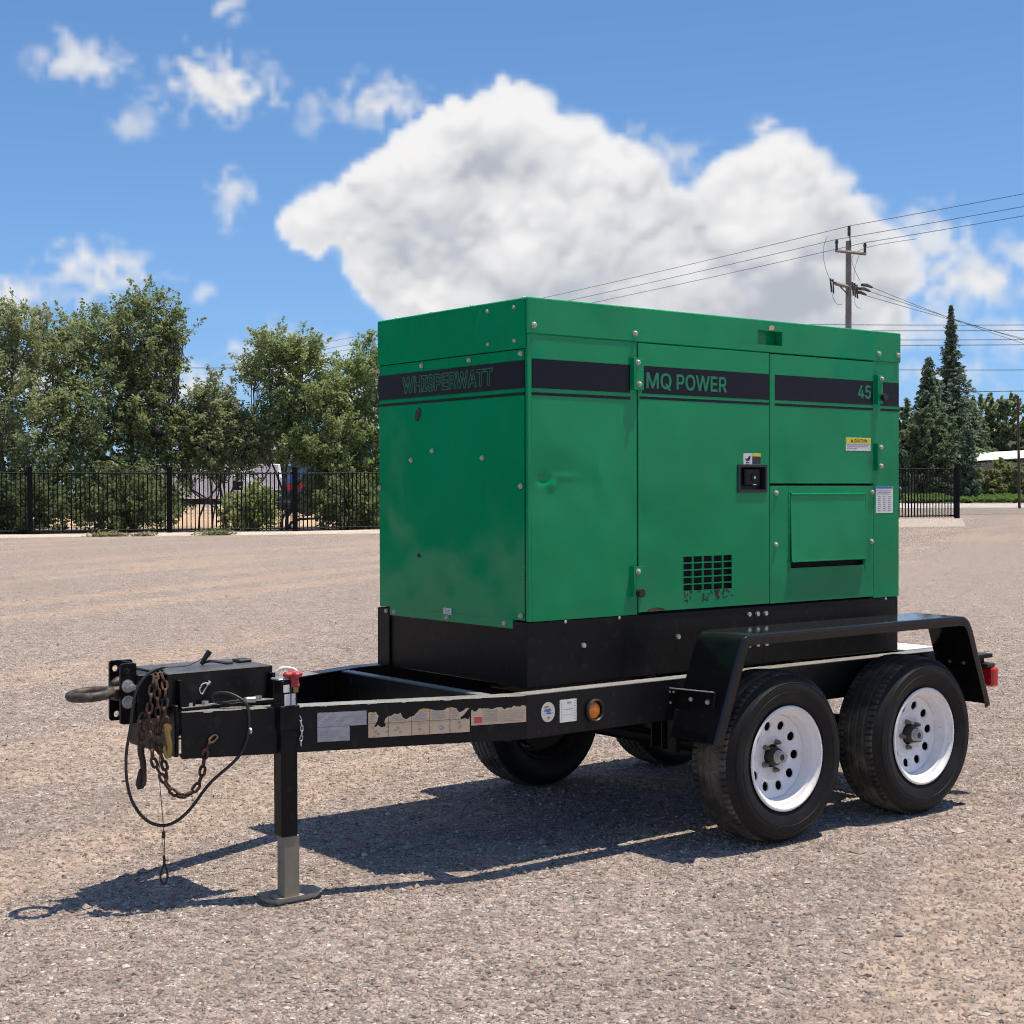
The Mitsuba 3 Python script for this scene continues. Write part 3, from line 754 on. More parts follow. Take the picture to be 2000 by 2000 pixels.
a0, a1, a2 = bxl(-.781), bxl(-.625), bxl(-.679)
vp = bdec("rating_plate", sbox(a0, .561, a1, .608), "plate_metal", label="upper grey metal data plate")
bdec("rating_plate", sbox(a0, .512, a2, .560), "plate_metal", label="lower grey metal data plate")
pr = [sbox(a0 + .008 + k * .028, .566, a0 + .03 + k * .028, .570) for k in range(4)] + [sbox(a0 + .012 + k * .012 + j * .05, .578 + k * .006, a0 + .040 + k * .012 + j * .05, .5815 + k * .006) for k in range(3) for j in range(2)] + [sbox(a0 + .12, .57 + k * .008, a0 + .158, .5725 + k * .008) for k in range(4)]
pr += [sbox(a0 + .008, .518 + k * .007, a0 + .05 + .01 * (k % 3), .5205 + k * .007) for k in range(5)] + [sbox(a0 + .072, .520, a0 + .095, .530), sbox(a0 + .03, .545, a0 + .07, .549)]
bdec("plate_print", shapely.union_all(pr), "grey_print", None, 0.0017)
b0, b1 = bxl(-.6195), bxl(-.287)
wS = b1 - b0


def tear(pts, x0, w, z0, h):
    return Polygon([(x0 + u * w, z0 + v * h) for u, v in pts])


torn = [(0, 0), (1, 0.02), (1, .60), (.985, .48), (.955, .56), (.915, .50), (.905, .60), (.935, .66), (.975, .84), (.995, .93), (.965, .93), (.94, .85), (.905, .79), (.885, .82), (.865, .95), (.82, .99), (.77, .97), (.745, .90), (.70, .89), (.66, .90), (.60, .97), (.54, 1.0), (.50, .95), (.47, .84), (.445, .74),
        (.41, .71), (.375, .63), (.345, .66), (.325, .76), (.315, .88), (.29, .83), (.255, .86), (.225, .79), (.19, .76), (.165, .68), (.155, .57), (.17, .47), (.16, .39), (.12, .37), (.095, .47), (.075, .40), (.055, .40), (.085, .62), (.10, .82), (.085, .87), (.075, .97), (.05, .93), (.02, .97), (0, .93)]
s1 = tear(torn, b0, wS, .5165, .0885).buffer(0)
st1 = bdec("torn_sticker", s1, "sticker_beige", label="large torn beige instruction sticker")
lines = [sbox(b0, .5625, b1, .5637)] + [sbox(b0 + wS * u, .517, b0 + wS * u + 0.0012, .605) for u in (.195, .42, .60, .80)]
bdec("ruled_lines", shapely.union_all(lines).intersection(s1.buffer(-0.001)), "dark_rust_and_shade", None, 0.0017)
txt = []
r8 = np.random.default_rng(8)
for u0, u1 in ((.01, .10), (.215, .40), (.44, .585), (.62, .78), (.82, .90)):
    for z in np.arange(.570, .596, .0055):
        txt.append(sbox(b0 + wS * u0, z, b0 + wS * (u1 - 0.05 * r8.random()), z + .0024))
for uc in (.08, .15, .29, .52, .71, .90):
    for k in range(3):
        txt.append(blot(b0 + wS * (uc + .02 * r8.standard_normal()), .538 + .008 * r8.standard_normal(), .006, .004, int(r8.integers(1e6)), 9, .5))
bdec("sticker_print", shapely.union_all(txt).intersection(s1.buffer(-0.002)), "grey_print", None, 0.0015)
yl = shapely.union_all([sbox(b0 + .01, .594, b0 + wS * .085, .603), sbox(b0 + wS * .47, .598, b0 + wS * .59, .606), sbox(b0 + wS * .8, .597, b0 + wS * .87, .606)])
bdec("sticker_header", yl.intersection(s1.buffer(-0.001)), "faded_orange", None, 0.0016)
c0, c1 = bxl(-.282), bxl(-.0955)
wT = c1 - c0
s2 = tear([(0, 0), (1, .05), (1, .92), (.93, 1.0), (.90, .90), (.82, .93), (.78, .98), (.73, .86), (.66, .88), (.60, .80), (.55, .93), (.46, .92), (.38, .84), (.30, .90), (.20, .90), (.14, .93), (.10, .78), (.06, .75), (.02, .86), (0, .82)], c0, wT, .5385, .062).buffer(0)
bdec("torn_sticker", s2, "sticker_beige", label="smaller torn beige sticker with a red square")
bdec("red_square", sbox(c0 + wT * .05, .546, c0 + wT * .20, .567), "red_print", None, 0.0016)
tx2 = [sbox(c0 + wT * .22, z, c0 + wT * .48, z + .0025) for z in np.arange(.550, .59, .0065)] + [sbox(c0 + wT * .55, z, c0 + wT * .95, z + .0018) for z in np.arange(.548, .59, .0085)] + [sbox(c0 + wT * .52, .54, c0 + wT * .525, .595)]
bdec("sticker_print", shapely.union_all(tx2).intersection(s2.buffer(-0.002)), "grey_print", None, 0.0015)
# round sticker, document label and amber light on the near rail
rd = lambda y: frame((0, y, 0), (1, 0, 0), (0, 0, 1), (0, -1, 0))     # noqa: E731
ro = add("round_sticker", plate(affinity.scale(Point(.002, .566).buffer(0.031, 24), 1.0, 1.12), 0.0008, rd(YN - 0.0010)), "paper_pale", t, label="round pale dealer sticker")
add("print", plate(shapely.union_all([blot(.0, .572, .018, .006, 3, 14, .4), blot(.004, .562, .016, .003, 31, 14, .4)]), 0.0004, rd(YN - 0.0014)), "blue_print", ro)
add("red_mark", plate(shapely.union_all([blot(-.006, .584, .010, .004, 7, 12, .3), blot(.004, .546, .006, .004, 9, 12, .3)]), 0.0004, rd(YN - 0.0014)), "red_print", ro)
dl = add("paper_label", plate(sbox(.055, .5235, .132, .603), 0.0008, rd(YN - 0.0010)), "white_plastic", t, label="white printed paper label beside the amber light")
add("print", plate(shapely.union_all([sbox(.088, .588, .108, .594), sbox(.075, .567, .115, .5695), sbox(.07, .548, .118, .549)] + [sbox(x, z, x + .006, z + .003) for x in (.060, .121) for z in np.arange(.532, .598, .009)]), 0.0004, rd(YN - 0.0014)), "grey_print", dl)
lm = add("marker_light", moved(lathe([(.036, 0), (.041, .004), (.041, .012), (.036, .016), (.033, .012), (.031, .006)], 32), SIDE(.213, .554, YN)), "black_rubber", t, smooth=30, label="round amber marker light in a black ring")
add("lens", moved(lathe([(0.0, .013), (.018, .0125), (.027, .010), (.0305, .005), (.0305, 0.0)], 32), SIDE(.207, .553, YN)), "amber_lens", lm, smooth=40)

# coupler channel on the tongue
RC = add("coupler_channel", join([bx(-1.222, -0.84, 0.325, 0.333, ZR, 0.752, 0.002), bx(-1.222, -0.84, 0.325, 0.595, 0.744, 0.7525, 0.003), bx(-1.222, -0.84, 0.587, 0.595, ZR, 0.752, 0.002)]), "lid_paint", t, label="raised channel on the tongue behind the ring")
add("flange", bx(-1.19, -0.85, 0.285, 0.328, ZR + 0.001, 0.645, 0.002), "rail_paint", RC)
for gx, z0 in ((-1.190, .648), (-.855, .660)):
    gz = [(gx + u, y, z) for u, z in ((0, .730), (0, z0), (.010, .730)) for y in (.300, .325)] + [(gx + u, y, .640) for u in (0, .055) for y in (.292, .325)]
    add("gusset", trimesh.convex.convex_hull(gz), "black_paint", RC)
for X, Y in ((-1.155, .302), (-1.10, .302), (-1.06, .302), (-.905, .302)):
    bolt(frame((X, Y, .645), (1, 0, 0), (0, 1, 0), (0, 0, 1)), RC, HEX_HEAD, 1.1 if X != -1.06 else .6)
# height plate: two drilled cheeks
hp = []


def drilled(x0, x1, z0, z1, holes, r):
    p = sbox(x0 + .01, z0 + .01, x1 - .01, z1 - .01).buffer(.01, 4)
    for hx, hz in holes:
        p = p.difference(Point(hx, hz).buffer(r, 10))
    return p


c1_ = add("hitch_bracket", join([plate(drilled(-1.338, -1.284, .588, .783, [(-1.316, .761)], .0095), .010, rd(.420)), plate(drilled(-1.325, -1.245, .586, .783, [(-1.305, .757), (-1.301, .607)], .0105), .010, rd(.535)),
                                    bx(-1.292, -1.282, .4205, .525, .588, .783, .002), bx(-1.284, -1.21, .41, .54, .60, .745, .003)]), "black_paint", t, label="upright black drilled bracket holding the ring")
for z in (.711, .660):
    b_ = add("bolt", join([cyl((-1.314, .420, z), (-1.314, .397, z), .0165, 6), cyl((-1.314, .42, z), (-1.314, .416, z), .021, 18)]), "steel", c1_)
    if z > .7:
        add("bolt_end", cyl((-1.309, .399, z), (-1.309, .372, z - .001), .0085, 12), "steel", c1_)
ring = trimesh.creation.torus(.0625, .0155, 48, 20)
rg = add("lunette_ring", join([moved(ring, np.array(T().translate((-1.424, .455, .690)).rotate((0, 1, 0), -4).matrix)), tube([(-1.365, .455, .688), (-1.34, .46, .686), (-1.285, .47, .684)], [.017, .024, .030], 14), tube([(-1.345, .47, .712), (-1.325, .475, .716), (-1.29, .475, .712)], [.012, .022, .024], 12)]), "cast_iron", t, smooth=50, label="dark worn towing ring at the front of the trailer")

# jack
jk = add("jack", bx(-.908, -.848, .145, .200, .212, .722, .004), "black_paint", t, label="black square drop leg jack with a red knob")
add("sleeve", bx(-.914, -.842, .140, .208, .560, .640, .003), "black_paint", jk)
add("inner_leg", bx(-.898, -.840, .150, .197, .012, .214, .003), "worn_steel", jk, label="bare dull inner leg of the jack")
fpoly = [(-.972, -.03), (-.972 + .02, -.055), (-.78, -.055), (-.758, -.03), (-.758, .03), (-.78, .055), (-.952, .055), (-.972, .03)]
footv = np.array([(x, .172 + y * 1.05, .024) for x, y in fpoly] + [(-.869 + (x + .869) * .82, .172 + y * .86, .004) for x, y in fpoly])
k8 = np.arange(8)
ff = np.vstack([np.stack([k8, (k8 + 1) % 8, (k8 + 1) % 8 + 8], 1), np.stack([k8, (k8 + 1) % 8 + 8, k8 + 8], 1), [[8, 8 + a, 8 + a + 1] for a in range(1, 7)]])
add("foot", join([trimesh.Trimesh(footv, ff, process=False), bx(-.915, -.823, .130, .214, .006, .014)]), "galvanised", jk, label="dished pale foot plate on the gravel")
add("jack_label", join([bx(-.901, -.878, .1435, .1446, .683, .708), bx(-.897, -.857, .1435, .1446, .632, .678)]), "paper_white", jk)
add("label_slot", join([bx(-.876, -.872, .1428, .1442, .628, .706), bx(-.870, -.858, .1430, .1441, .627, .630)]), "dark_print", jk)
add("red_knob", join([cyl((-.860, .150, .742), (-.860, .138, .700), .014, 16), bx(-.895, -.828, .140, .165, .730, .748, .006), bx(-.872, -.850, .120, .180, .730, .748, .006)]), "red_plastic", jk)
add("knob_stem", cyl((-.858, .1405, .700), (-.857, .1420, .683), .0095, 10), "brass", jk)
add("crank_cap", bx(-.915, -.85, .15, .205, .722, .728, .002), "steel", jk)
add("crank_handle", tube(spline([(-.897, .19, .728), (-.895, .19, .748), (-.885, .185, .757), (-.86, .178, .757), (-.845, .172, .752), (-.838, .168, .742)], 18), .0062, 8), "white_plastic", jk, smooth=60, label="pale bent end of the jack crank")


# chains
def link_mesh(length=.040, width=.025, r=.0048):
    s = (length - width) / 2
    a = np.linspace(-np.pi / 2, np.pi / 2, 7)
    R = width / 2 - r
    pts = [(s + R * math.cos(v), R * math.sin(v), 0) for v in a] + [(-s - R * math.cos(v), -R * math.sin(v), 0) for v in a]
    pts = np.array(pts + [pts[0], pts[1]])
    return tube(pts, r, 6, caps=False)


LINK = mikit.ply(link_mesh(), "rust", smooth=60)
LINK_SMALL = mikit.ply(link_mesh(.022, .012, .0022), "steel", smooth=60)


def chain(parent, pts, d, pitch, label=None):
    p = spline(pts, 400)
    s = np.concatenate([[0], np.cumsum(np.linalg.norm(np.diff(p, axis=0), axis=1))])
    n = int(s[-1] / pitch)
    ch = numbered(f"{parent}__safety_chain" if d is LINK else f"{parent}__pin_chain")
    labels[ch] = {"label": label}
    for k in range(n):
        q = np.array([np.interp((k + h) * pitch, s, p[:, c]) for h in (0.2, .5, .8) for c in range(3)]).reshape(3, 3)
        u = q[2] - q[0]
        u /= np.linalg.norm(u)
        a = np.cross(u, (0.3, -1, 0.1))
        a /= np.linalg.norm(a)
        b = np.cross(u, a)
        th = math.pi / 4 + (math.pi / 2) * (k % 2) + 0.15 * math.sin(k * 1.7)
        v = a * math.cos(th) + b * math.sin(th)
        add("link", d, None, ch, to_world=T(frame(q[1], u, v, np.cross(u, v)).tolist()))
    return ch


CH1 = [(-1.094, .236, .548), (-1.112, .232, .539), (-1.126, .245, .504), (-1.128, .26, .462), (-1.135, .27, .41), (-1.155, .275, .378), (-1.198, .275, .366), (-1.243, .28, .402), (-1.268, .285, .447), (-1.287, .29, .490), (-1.290, .29, .535), (-1.297, .295, .60), (-1.292, .30, .66), (-1.278, .31, .72), (-1.258, .33, .757), (-1.238, .36, .768)]
chain(t, CH1, LINK, .029, "rusty safety chain looping below the tongue")
chain(t, [(-1.238, .35, .765), (-1.243, .305, .735), (-1.247, .285, .69), (-1.252, .28, .65), (-1.250, .28, .615), (-1.247, .28, .585)], LINK, .029, "second rusty chain strand ending in the yellow hook")
chain(t, [(-1.262, .33, .755), (-1.268, .30, .72), (-1.270, .292, .67), (-1.268, .29, .62), (-1.272, .288, .56), (-1.262, .285, .50), (-1.246, .285, .45), (-1.243, .285, .415)], LINK, .029, "rusty chain strand hanging beside the hitch")
ch4 = chain(t, [(-1.292, .34, .63), (-1.303, .34, .612), (-1.306, .34, .585), (-1.304, .34, .555), (-1.302, .34, .53)], LINK, .029, "short chain holding the dark hook")
hook = [(-1.303, .34, .532), (-1.304, .34, .50), (-1.298, .34, .47), (-1.297, .34, .43), (-1.303, .34, .402), (-1.311, .34, .398), (-1.314, .34, .415), (-1.312, .34, .45)]
add("chain_hook", tube(spline(hook, 24), np.interp(np.linspace(0, 1, 24), [0, .2, .7, 1], [.012, .010, .010, .005]), 10), "dark_rust_and_shade", t, smooth=60, label="dark slip hook hanging below the hitch")
hk2 = [(-1.247, .272, .588), (-1.247, .268, .565), (-1.243, .266, .54), (-1.242, .266, .515), (-1.247, .268, .497), (-1.252, .270, .505), (-1.254, .272, .53)]
add("chain_hook", join([tube(spline(hk2, 24), np.interp(np.linspace(0, 1, 24), [0, .2, .7, 1], [.012, .009, .009, .005]), 10), cyl((-1.247, .265, .588), (-1.247, .285, .588), .013, 14)]), "brass", t, smooth=50, label="yellow plated hook against the tongue nose")
# cables
cab = [(-1.227, .33, .774), (-1.277, .33, .760), (-1.316, .33, .721), (-1.336, .33, .658), (-1.344, .33, .594), (-1.357, .33, .526), (-1.360, .33, .458), (-1.346, .33, .373), (-1.32, .33, .322), (-1.286, .33, .287), (-1.233, .325, .267), (-1.171, .31, .295), (-1.10, .27, .395), (-1.03, .225, .470), (-1.005, .205, .520), (-.995, .203, .565), (-.995, .203, .62), (-1.0, .21, .648),
       (-1.022, .235, .672), (-1.056, .27, .684), (-1.082, .29, .672), (-1.072, .285, .655), (-1.045, .27, .650), (-1.01, .25, .655), (-.985, .245, .653)]
add("breakaway_cable", tube(spline(cab, 120), .0052, 8), "black_rubber", t, smooth=60, label="black cable looping from the hitch to the tongue")
add("cable_clip", join([cyl((-.998, .197, .562), (-.992, .197, .562), .011, 10), bx(-.985, -.945, .24, .262, .646, .664, .004)]), "steel", t)
add("pendant_wire", tube(spline([(-1.243, .335, .50), (-1.244, .335, .40), (-1.236, .335, .31), (-1.232, .335, .245)], 20), .0014, 5), "dark_rust_and_shade", t)
add("safety_pin", join([cyl((-1.232, .335, .245), (-1.232, .335, .225), .0065, 8), tube([(-1.2345, .335, .225), (-1.2345, .335, .165)], .0013, 5), tube([(-1.2295, .335, .225), (-1.2285, .335, .165)], .0013, 5),
                        tube(spline([(-1.231, .335, .168), (-1.238, .335, .125), (-1.240, .335, .085), (-1.231, .335, .076), (-1.222, .335, .088), (-1.225, .335, .13), (-1.231, .335, .168)], 24), .0036, 6)]), "dark_rust_and_shade", t, label="dark snap pin hanging near the gravel")
chain(t, [(-.842, .148, .600), (-.838, .140, .58), (-.837, .138, .55), (-.840, .138, .52), (-.836, .138, .497)], LINK_SMALL, .016, "small bright chain on the jack sleeve")
add("linch_pin", join([tube(spline([(-1.105, .322, .700), (-1.108, .322, .685), (-1.102, .322, .678), (-1.092, .322, .69), (-1.080, .322, .712), (-1.092, .322, .712), (-1.105, .322, .700)], 24), .0024, 6), tube([(-1.085, .32, .706), (-1.072, .32, .716)], .004, 6), tube([(-1.079, .32, .72), (-1.075, .32, .706)], .002, 5)]), "zinc", RC, label="bright pin clipped to the channel")
# loose leads on the channel top
add("plug", join([tube([(-1.03, .47, .757), (-1.015, .46, .785), (-1.005, .455, .80)], [.007, .009, .010], 8), tube(spline([(-1.03, .47, .757), (-.99, .45, .765), (-.955, .44, .758), (-.93, .44, .757)], 14), .005, 6), bx(-.90, -.85, .45, .50, .753, .764, .003)]), "black_rubber", RC)
add("plug_wire", tube(spline([(-1.225, .335, .772), (-1.15, .36, .768), (-1.07, .44, .767), (-1.02, .46, .78)], 16), .0016, 5), "dark_rust_and_shade", RC)

# axles, springs
RW, YW = 0.3265, -0.33
AX = (0.9807, 1.8107)
for x in AX:
    ax = add("axle", cyl((x, -0.16, RW - .01), (x, W + .16, RW - .01), .032, 16), "black_paint", t)
    for y in (-0.03, 0.99):
        add("leaf_spring", join([tube(spline([(x - .33 + .03 * k, y, .425), (x - .15, y, .385 - k * .012), (x, y, .372 - k * .012), (x + .15, y, .385 - k * .012), (x + .33 - .03 * k, y, .425)], 14), .010, 4) for k in range(3)]), "dark_rust_and_shade", ax)
for x in (.615, 1.396, 2.177):
    for y in (-.075, .955):
        add("spring_hanger", join([bx(x - .04, x + .04, y, y + .006, .37, ZL, .001), bx(x - .04, x + .04, y + .055, y + .061, .37, ZL, .001), cyl((x, y - .01, .40), (x, y + .07, .40), .009, 8)]), "black_paint", t)
# wheels
RR = 0.193


def tyre_profile():
    pts = [(RR - .004, .010), (RR + .010, .006), (RR + .022, -.002), (RR + .045, -.010), (RR + .068, -.014), (RR + .088, -.012), (RR + .104, -.004), (RW - .022, .006), (RW - .012, .016)]
    return pts


# tread pattern cut in: sweep the section round by angle
NSEG = 320
sec = []                                          # (radius, depth inwards, kind)
for r, y in tyre_profile():
    sec.append((r, y, 0))
for y, k in ((.022, 2), (.030, 2), (.044, 2), (.049, 3), (.056, 3), (.060, 1), (.080, 1), (.084, 3), (.091, 3), (.095, 1), (.113, 1), (.117, 3), (.124, 3), (.128, 1), (.146, 1), (.150, 3), (.156, 3), (.161, 2), (.175, 2), (.183, 2)):
    crown = RW - .006 * ((y - .1025) / .08) ** 2
    sec.append((crown, y, k))
for r, y in reversed(tyre_profile()):
    sec.append((r, .205 - y, 0))
sec = np.array(sec)
ang = np.arange(NSEG) * 2 * np.pi / NSEG
V = np.zeros((len(sec), NSEG, 3))
for i, (r, y, k) in enumerate(sec):
    rr_ = np.full(NSEG, r)
    j = np.arange(NSEG)
    if k == 2:
        rr_ = rr_ - np.where((j + int(round((.1025 - y) * 30))) % 4 < 1, .0095, 0)
    if k == 3:
        rr_ = rr_ - .0068
    if k == 1:
        rr_ = rr_ - np.where((j + int(round(y * 90))) % 12 < 1, .004, 0)
    V[i] = np.stack([rr_ * np.cos(ang), np.full(NSEG, y), rr_ * np.sin(ang)], -1)
nS = len(sec)


def strip(i0, i1):
    i, j = np.meshgrid(np.arange(i0, i1), np.arange(NSEG), indexing="ij")
    q = np.stack([i * NSEG + j, (i + 1) * NSEG + j, (i + 1) * NSEG + (j + 1) % NSEG, i * NSEG + (j + 1) % NSEG], -1).reshape(-1, 4)
    f = np.vstack([q[:, [0, 1, 2]], q[:, [0, 2, 3]]])
    m = trimesh.Trimesh(V.reshape(-1, 3), f, process=False)
    m.remove_unreferenced_vertices()
    return m


nP = len(tyre_profile())
side_m = join([strip(0, nP - 1), strip(nS - nP, nS - 1)])
beads = []
for r, w in ((RR + .018, .0022), (RR + .060, .0014), (RR + .092, .0024), (RR + .097, .0016)):
    prof = np.array(tyre_profile())
    y = np.interp(r, prof[:, 0], prof[:, 1])
    tr = trimesh.creation.torus(r, w, 96, 6)
    tr.apply_transform(frame((0, y, 0), (1, 0, 0), (0, 0, 1), (0, -1, 0)))
    beads.append(tr)
TYRE = mikit.ply(join([side_m] + beads), "tyre_rubber", smooth=35)
TREAD = mikit.ply(strip(nP - 1, nS - nP), "tread_rubber", smooth=25)
# rim: flange, stepped well, dished disc with ten holes
well = lathe([(RR + .006, .0), (RR + .002, -.004), (RR - .004, -.004), (RR - .009, .004), (RR - .012, .016), (RR - .026, .022), (RR - .028, .036), (RR - .0305, .056), (RR - .0325, .072)], 96)
back = lathe([(RR - .034, .072), (RR - .02, .16), (RR + .004, .20), (RR + .006, .205)], 48)
disc_pts = [(.150, .058), (.162, .066), (.162, .070), (.148, .064), (.120, .055), (.096, .051), (.088, .056), (.080, .058), (.046, .058), (.046, .052), (.080, .052), (.090, .049), (.097, .044), (.120, .048), (.142, .056)]
cs = m3.CrossSection([np.array([(.1605, .0720), (.157, .0640), (.142, .0670), (.120, .0710), (.099, .0755), (.092, .0715), (.082, .0740), (.044, .0770), (.044, .0830), (.082, .0800), (.092, .0775), (.099, .0815), (.120, .0770), (.142, .0730), (.155, .0725)])[::-1]])
disc = cs.revolve(96)
for k in range(10):
    a = 2 * math.pi * (k + .25) / 10
    hole = m3.Manifold.cylinder(.2, .0178, .0178, 24).translate((.119 * math.cos(a), .119 * math.sin(a), 0))
    disc -= hole
dm = disc.to_mesh()
disc = trimesh.Trimesh(dm.vert_properties[:, :3], dm.tri_verts, process=False)
to_axle = frame((0, 0, 0), (1, 0, 0), (0, 0, 1), (0, 1, 0))      # local z -> inwards along +Y
RIM = mikit.ply(moved(join([well, disc]), to_axle), "white_rim", smooth=35)
BARREL = mikit.ply(moved(back, to_axle), "dark_rust_and_shade", smooth=35)  # dark colour stands for the shade inside the white rim
nuts = []
NUT = mikit.ply(moved(join([lathe([(0, -.016), (.004, -.015), (.0075, -.008), (.0095, .002), (.0115, .012), (.0115, .014)], 12)]), frame((0, 0, 0), (1, 0, 0), (0, 0, 1), (0, 1, 0))), "nut_steel", smooth=40)
HUB = mikit.ply(moved(lathe([(.0, -.012), (.030, -.012), (.034, -.004), (.036, .010), (.038, .06)], 28), frame((0, .058, 0), (1, 0, 0), (0, 0, 1), (0, 1, 0))), "dark_rust_and_shade", smooth=40)
CAP = mikit.ply(moved(lathe([(.012, -.036), (.018, -.041), (.0215, -.041), (.0225, -.037), (.0225, -.020), (.0255, -.018), (.0255, -.008)], 24), frame((0, .062, 0), (1, 0, 0), (0, 0, 1), (0, 1, 0))), "zinc", smooth=40)
CAPIN = mikit.ply(moved(lathe([(0, -.034), (.014, -.036), (.0175, -.0405)], 20), frame((0, .062, 0), (1, 0, 0), (0, 0, 1), (0, 1, 0))), "black_rubber", smooth=40)
DRUM = mikit.ply(moved(lathe([(0, .100), (.125, .100), (.152, .112), (.152, .175), (0, .175)], 32), frame((0, 0, 0), (1, 0, 0), (0, 0, 1), (0, 1, 0))), "dark_rust_and_shade", smooth=30)


def wheel(x, y, flip, spin, label):
    w = numbered(f"{t}__wheel")
    labels[w] = {"label": label}
    A = T().translate((x, y, RW)).rotate((0, 0, 1), 180 if flip else 0).rotate((0, 1, 0), spin)
    for n, d in (("tyre", TYRE), ("tread", TREAD), ("rim", RIM), ("rim_barrel", BARREL), ("hub", HUB), ("grease_cap", CAP), ("cap_plug", CAPIN), ("brake_drum", DRUM)):
        add(n, d, None, w, to_world=A)
    for k in range(5):
        a = 2 * math.pi * (k + .1) / 5
        add("lug_nut", NUT, None, w, to_world=A @ T().translate((.055 * math.cos(a), .066, .055 * math.sin(a))))


wheel(AX[0], YW, False, 12, "front near wheel with white steel rim")
wheel(AX[1], YW, False, 40, "rear near wheel with white steel rim")
wheel(AX[0], W - YW, True, 0, "front far wheel, seen under the frame")
wheel(AX[1], W - YW, True, 25, "rear far wheel, seen under the frame")


# fenders: bent sheet with a rolled outer lip
def fender(yin, yout):
    path = [(.566, .425), (.600, .512), (.655, .655), (.700, .765), (.716, .792), (.742, .806), (.80, .8095), (1.396, .8095), (1.99, .8095), (2.045, .806), (2.078, .790), (2.098, .762), (2.142, .655), (2.192, .530), (2.232, .425)]
    c = np.array(path)
    # round the path a little more
    from scipy.interpolate import PchipInterpolator
    s = np.concatenate([[0], np.cumsum(np.linalg.norm(np.diff(c, axis=0), axis=1))])
    u = np.sort(np.concatenate([np.linspace(0, s[-1], 50), np.linspace(s[2], s[6], 24), np.linspace(s[8], s[12], 24)]))
    u = u[np.concatenate([[True], np.diff(u) > 1e-4])]
    p = np.stack([PchipInterpolator(s, c[:, k])(u) for k in (0, 1)], 1)
    tg = np.gradient(p, axis=0)
    tg /= np.linalg.norm(tg, axis=1, keepdims=True)
    n = np.stack([-tg[:, 1], tg[:, 0]], 1)          # outwards of the arch
    sg = 1 if yout < yin else -1
    th = .004
    # section: (y, offset along the outward normal)
    lip = [(yin, 0), (yout + sg * .012, 0), (yout + sg * .0065, -.0012), (yout + sg * .002, -.005), (yout, -.011), (yout, -.040), (yout + sg * th, -.040), (yout + sg * th, -.012), (yout + sg * .008, -.007), (yout + sg * .012, -th), (yin, -th)]
    v = np.array([[(p[i, 0] + n[i, 0] * o, y, p[i, 1] + n[i, 1] * o) for y, o in lip] for i in range(len(p))])
    k = len(lip)
    v = v.reshape(-1, 3)
    i, j = np.meshgrid(np.arange(len(p) - 1), np.arange(k), indexing="ij")
    q = np.stack([i * k + j, i * k + (j + 1) % k, (i + 1) * k + (j + 1) % k, (i + 1) * k + j], -1).reshape(-1, 4)
    return trimesh.Trimesh(v, np.vstack([q[:, [0, 1, 2]], q[:, [0, 2, 3]]]), process=False)


fn = add("fender", fender(-.128, -.358), "gloss_black", t, smooth=35, label="near glossy black fender over both wheels")
add("fender", fender(W + .128, W + .358), "gloss_black", t, smooth=35, label="far glossy black fender")
for x, y in ((2.165, -.20), (2.165, -.27)):
    bolt(frame((x, y, .60), (0, 1, 0), (.37, 0, -.93), (-.93, 0, -.37)), fn, HEX_HEAD, .8)
for s_, yy in ((-1, -.106), (1, W + .106)):
    for X in (.66, 2.10):
        add("fender_bracket", bx(X, X + .05, yy, yy + s_ * .06, .56, .60, .002), "black_paint", t)
# drilled mounting plate ahead of the near fender
sp = add("mounting_plate", trimesh.convex.convex_hull([(x, y, z) for x in (.588, .596) for y, z in ((-.075, .600), (-.333, .608), (-.325, .536), (-.075, .524))]), "black_paint", t, label="drilled black mounting plate ahead of the near fender")
add("pale_edge", tube([(.588, -.080, .601), (.588, -.330, .609)], .0028, 5), "galvanised", sp)  # pale line along the upper edge of the plate
for y, z, s_ in ((-.105, .588, .5), (-.125, .589, .5), (-.108, .548, .5), (-.215, .572, .85), (-.300, .570, .95)):
    bolt(frame((.588, y, z), (0, -1, 0), (0, 0, 1), (-1, 0, 0)), sp, s=s_)
add("plate_stay", bx(.590, .62, -.13, -.085, .36, .525, .003), "black_paint", sp)
add("landing_loop", tube(spline([(.30, .50, .48), (.30, .47, .43), (.30, .48, .375), (.30, .51, .36), (.30, .54, .375), (.30, .55, .43), (.30, .52, .48)], 30), .009, 8), "rust", t, smooth=50, label="rusty steel loop hanging below the frame")
# rear bumper and lamp
add("bumper", bx(2.34, 2.42, -.13, W + .13, .515, .61, .006), "black_paint", t)
rl = add("lamp_bracket", join([bx(2.30, 2.475, -.20, -.11, .592, .610, .003), bx(2.34, 2.44, -.18, -.112, .47, .592, .003)]), "black_paint", t)
add("tail_light", bx(2.42, 2.468, -.235, -.145, .468, .552, .008), "red_lens", rl, label="red tail lamp at the trailer's rear corner")
add("lamp_cap", bx(2.40, 2.455, -.225, -.15, .552, .572, .004), "black_rubber", rl)

# ------------------------------------------------------------------ iron fence along the yard
A0_, AD = np.array((-14.3, 45.3)), np.array((0.942, 0.335))


def fence_at(s, z=0.0):
    q = A0_ + AD * s
    return site(q[0], q[1], z)


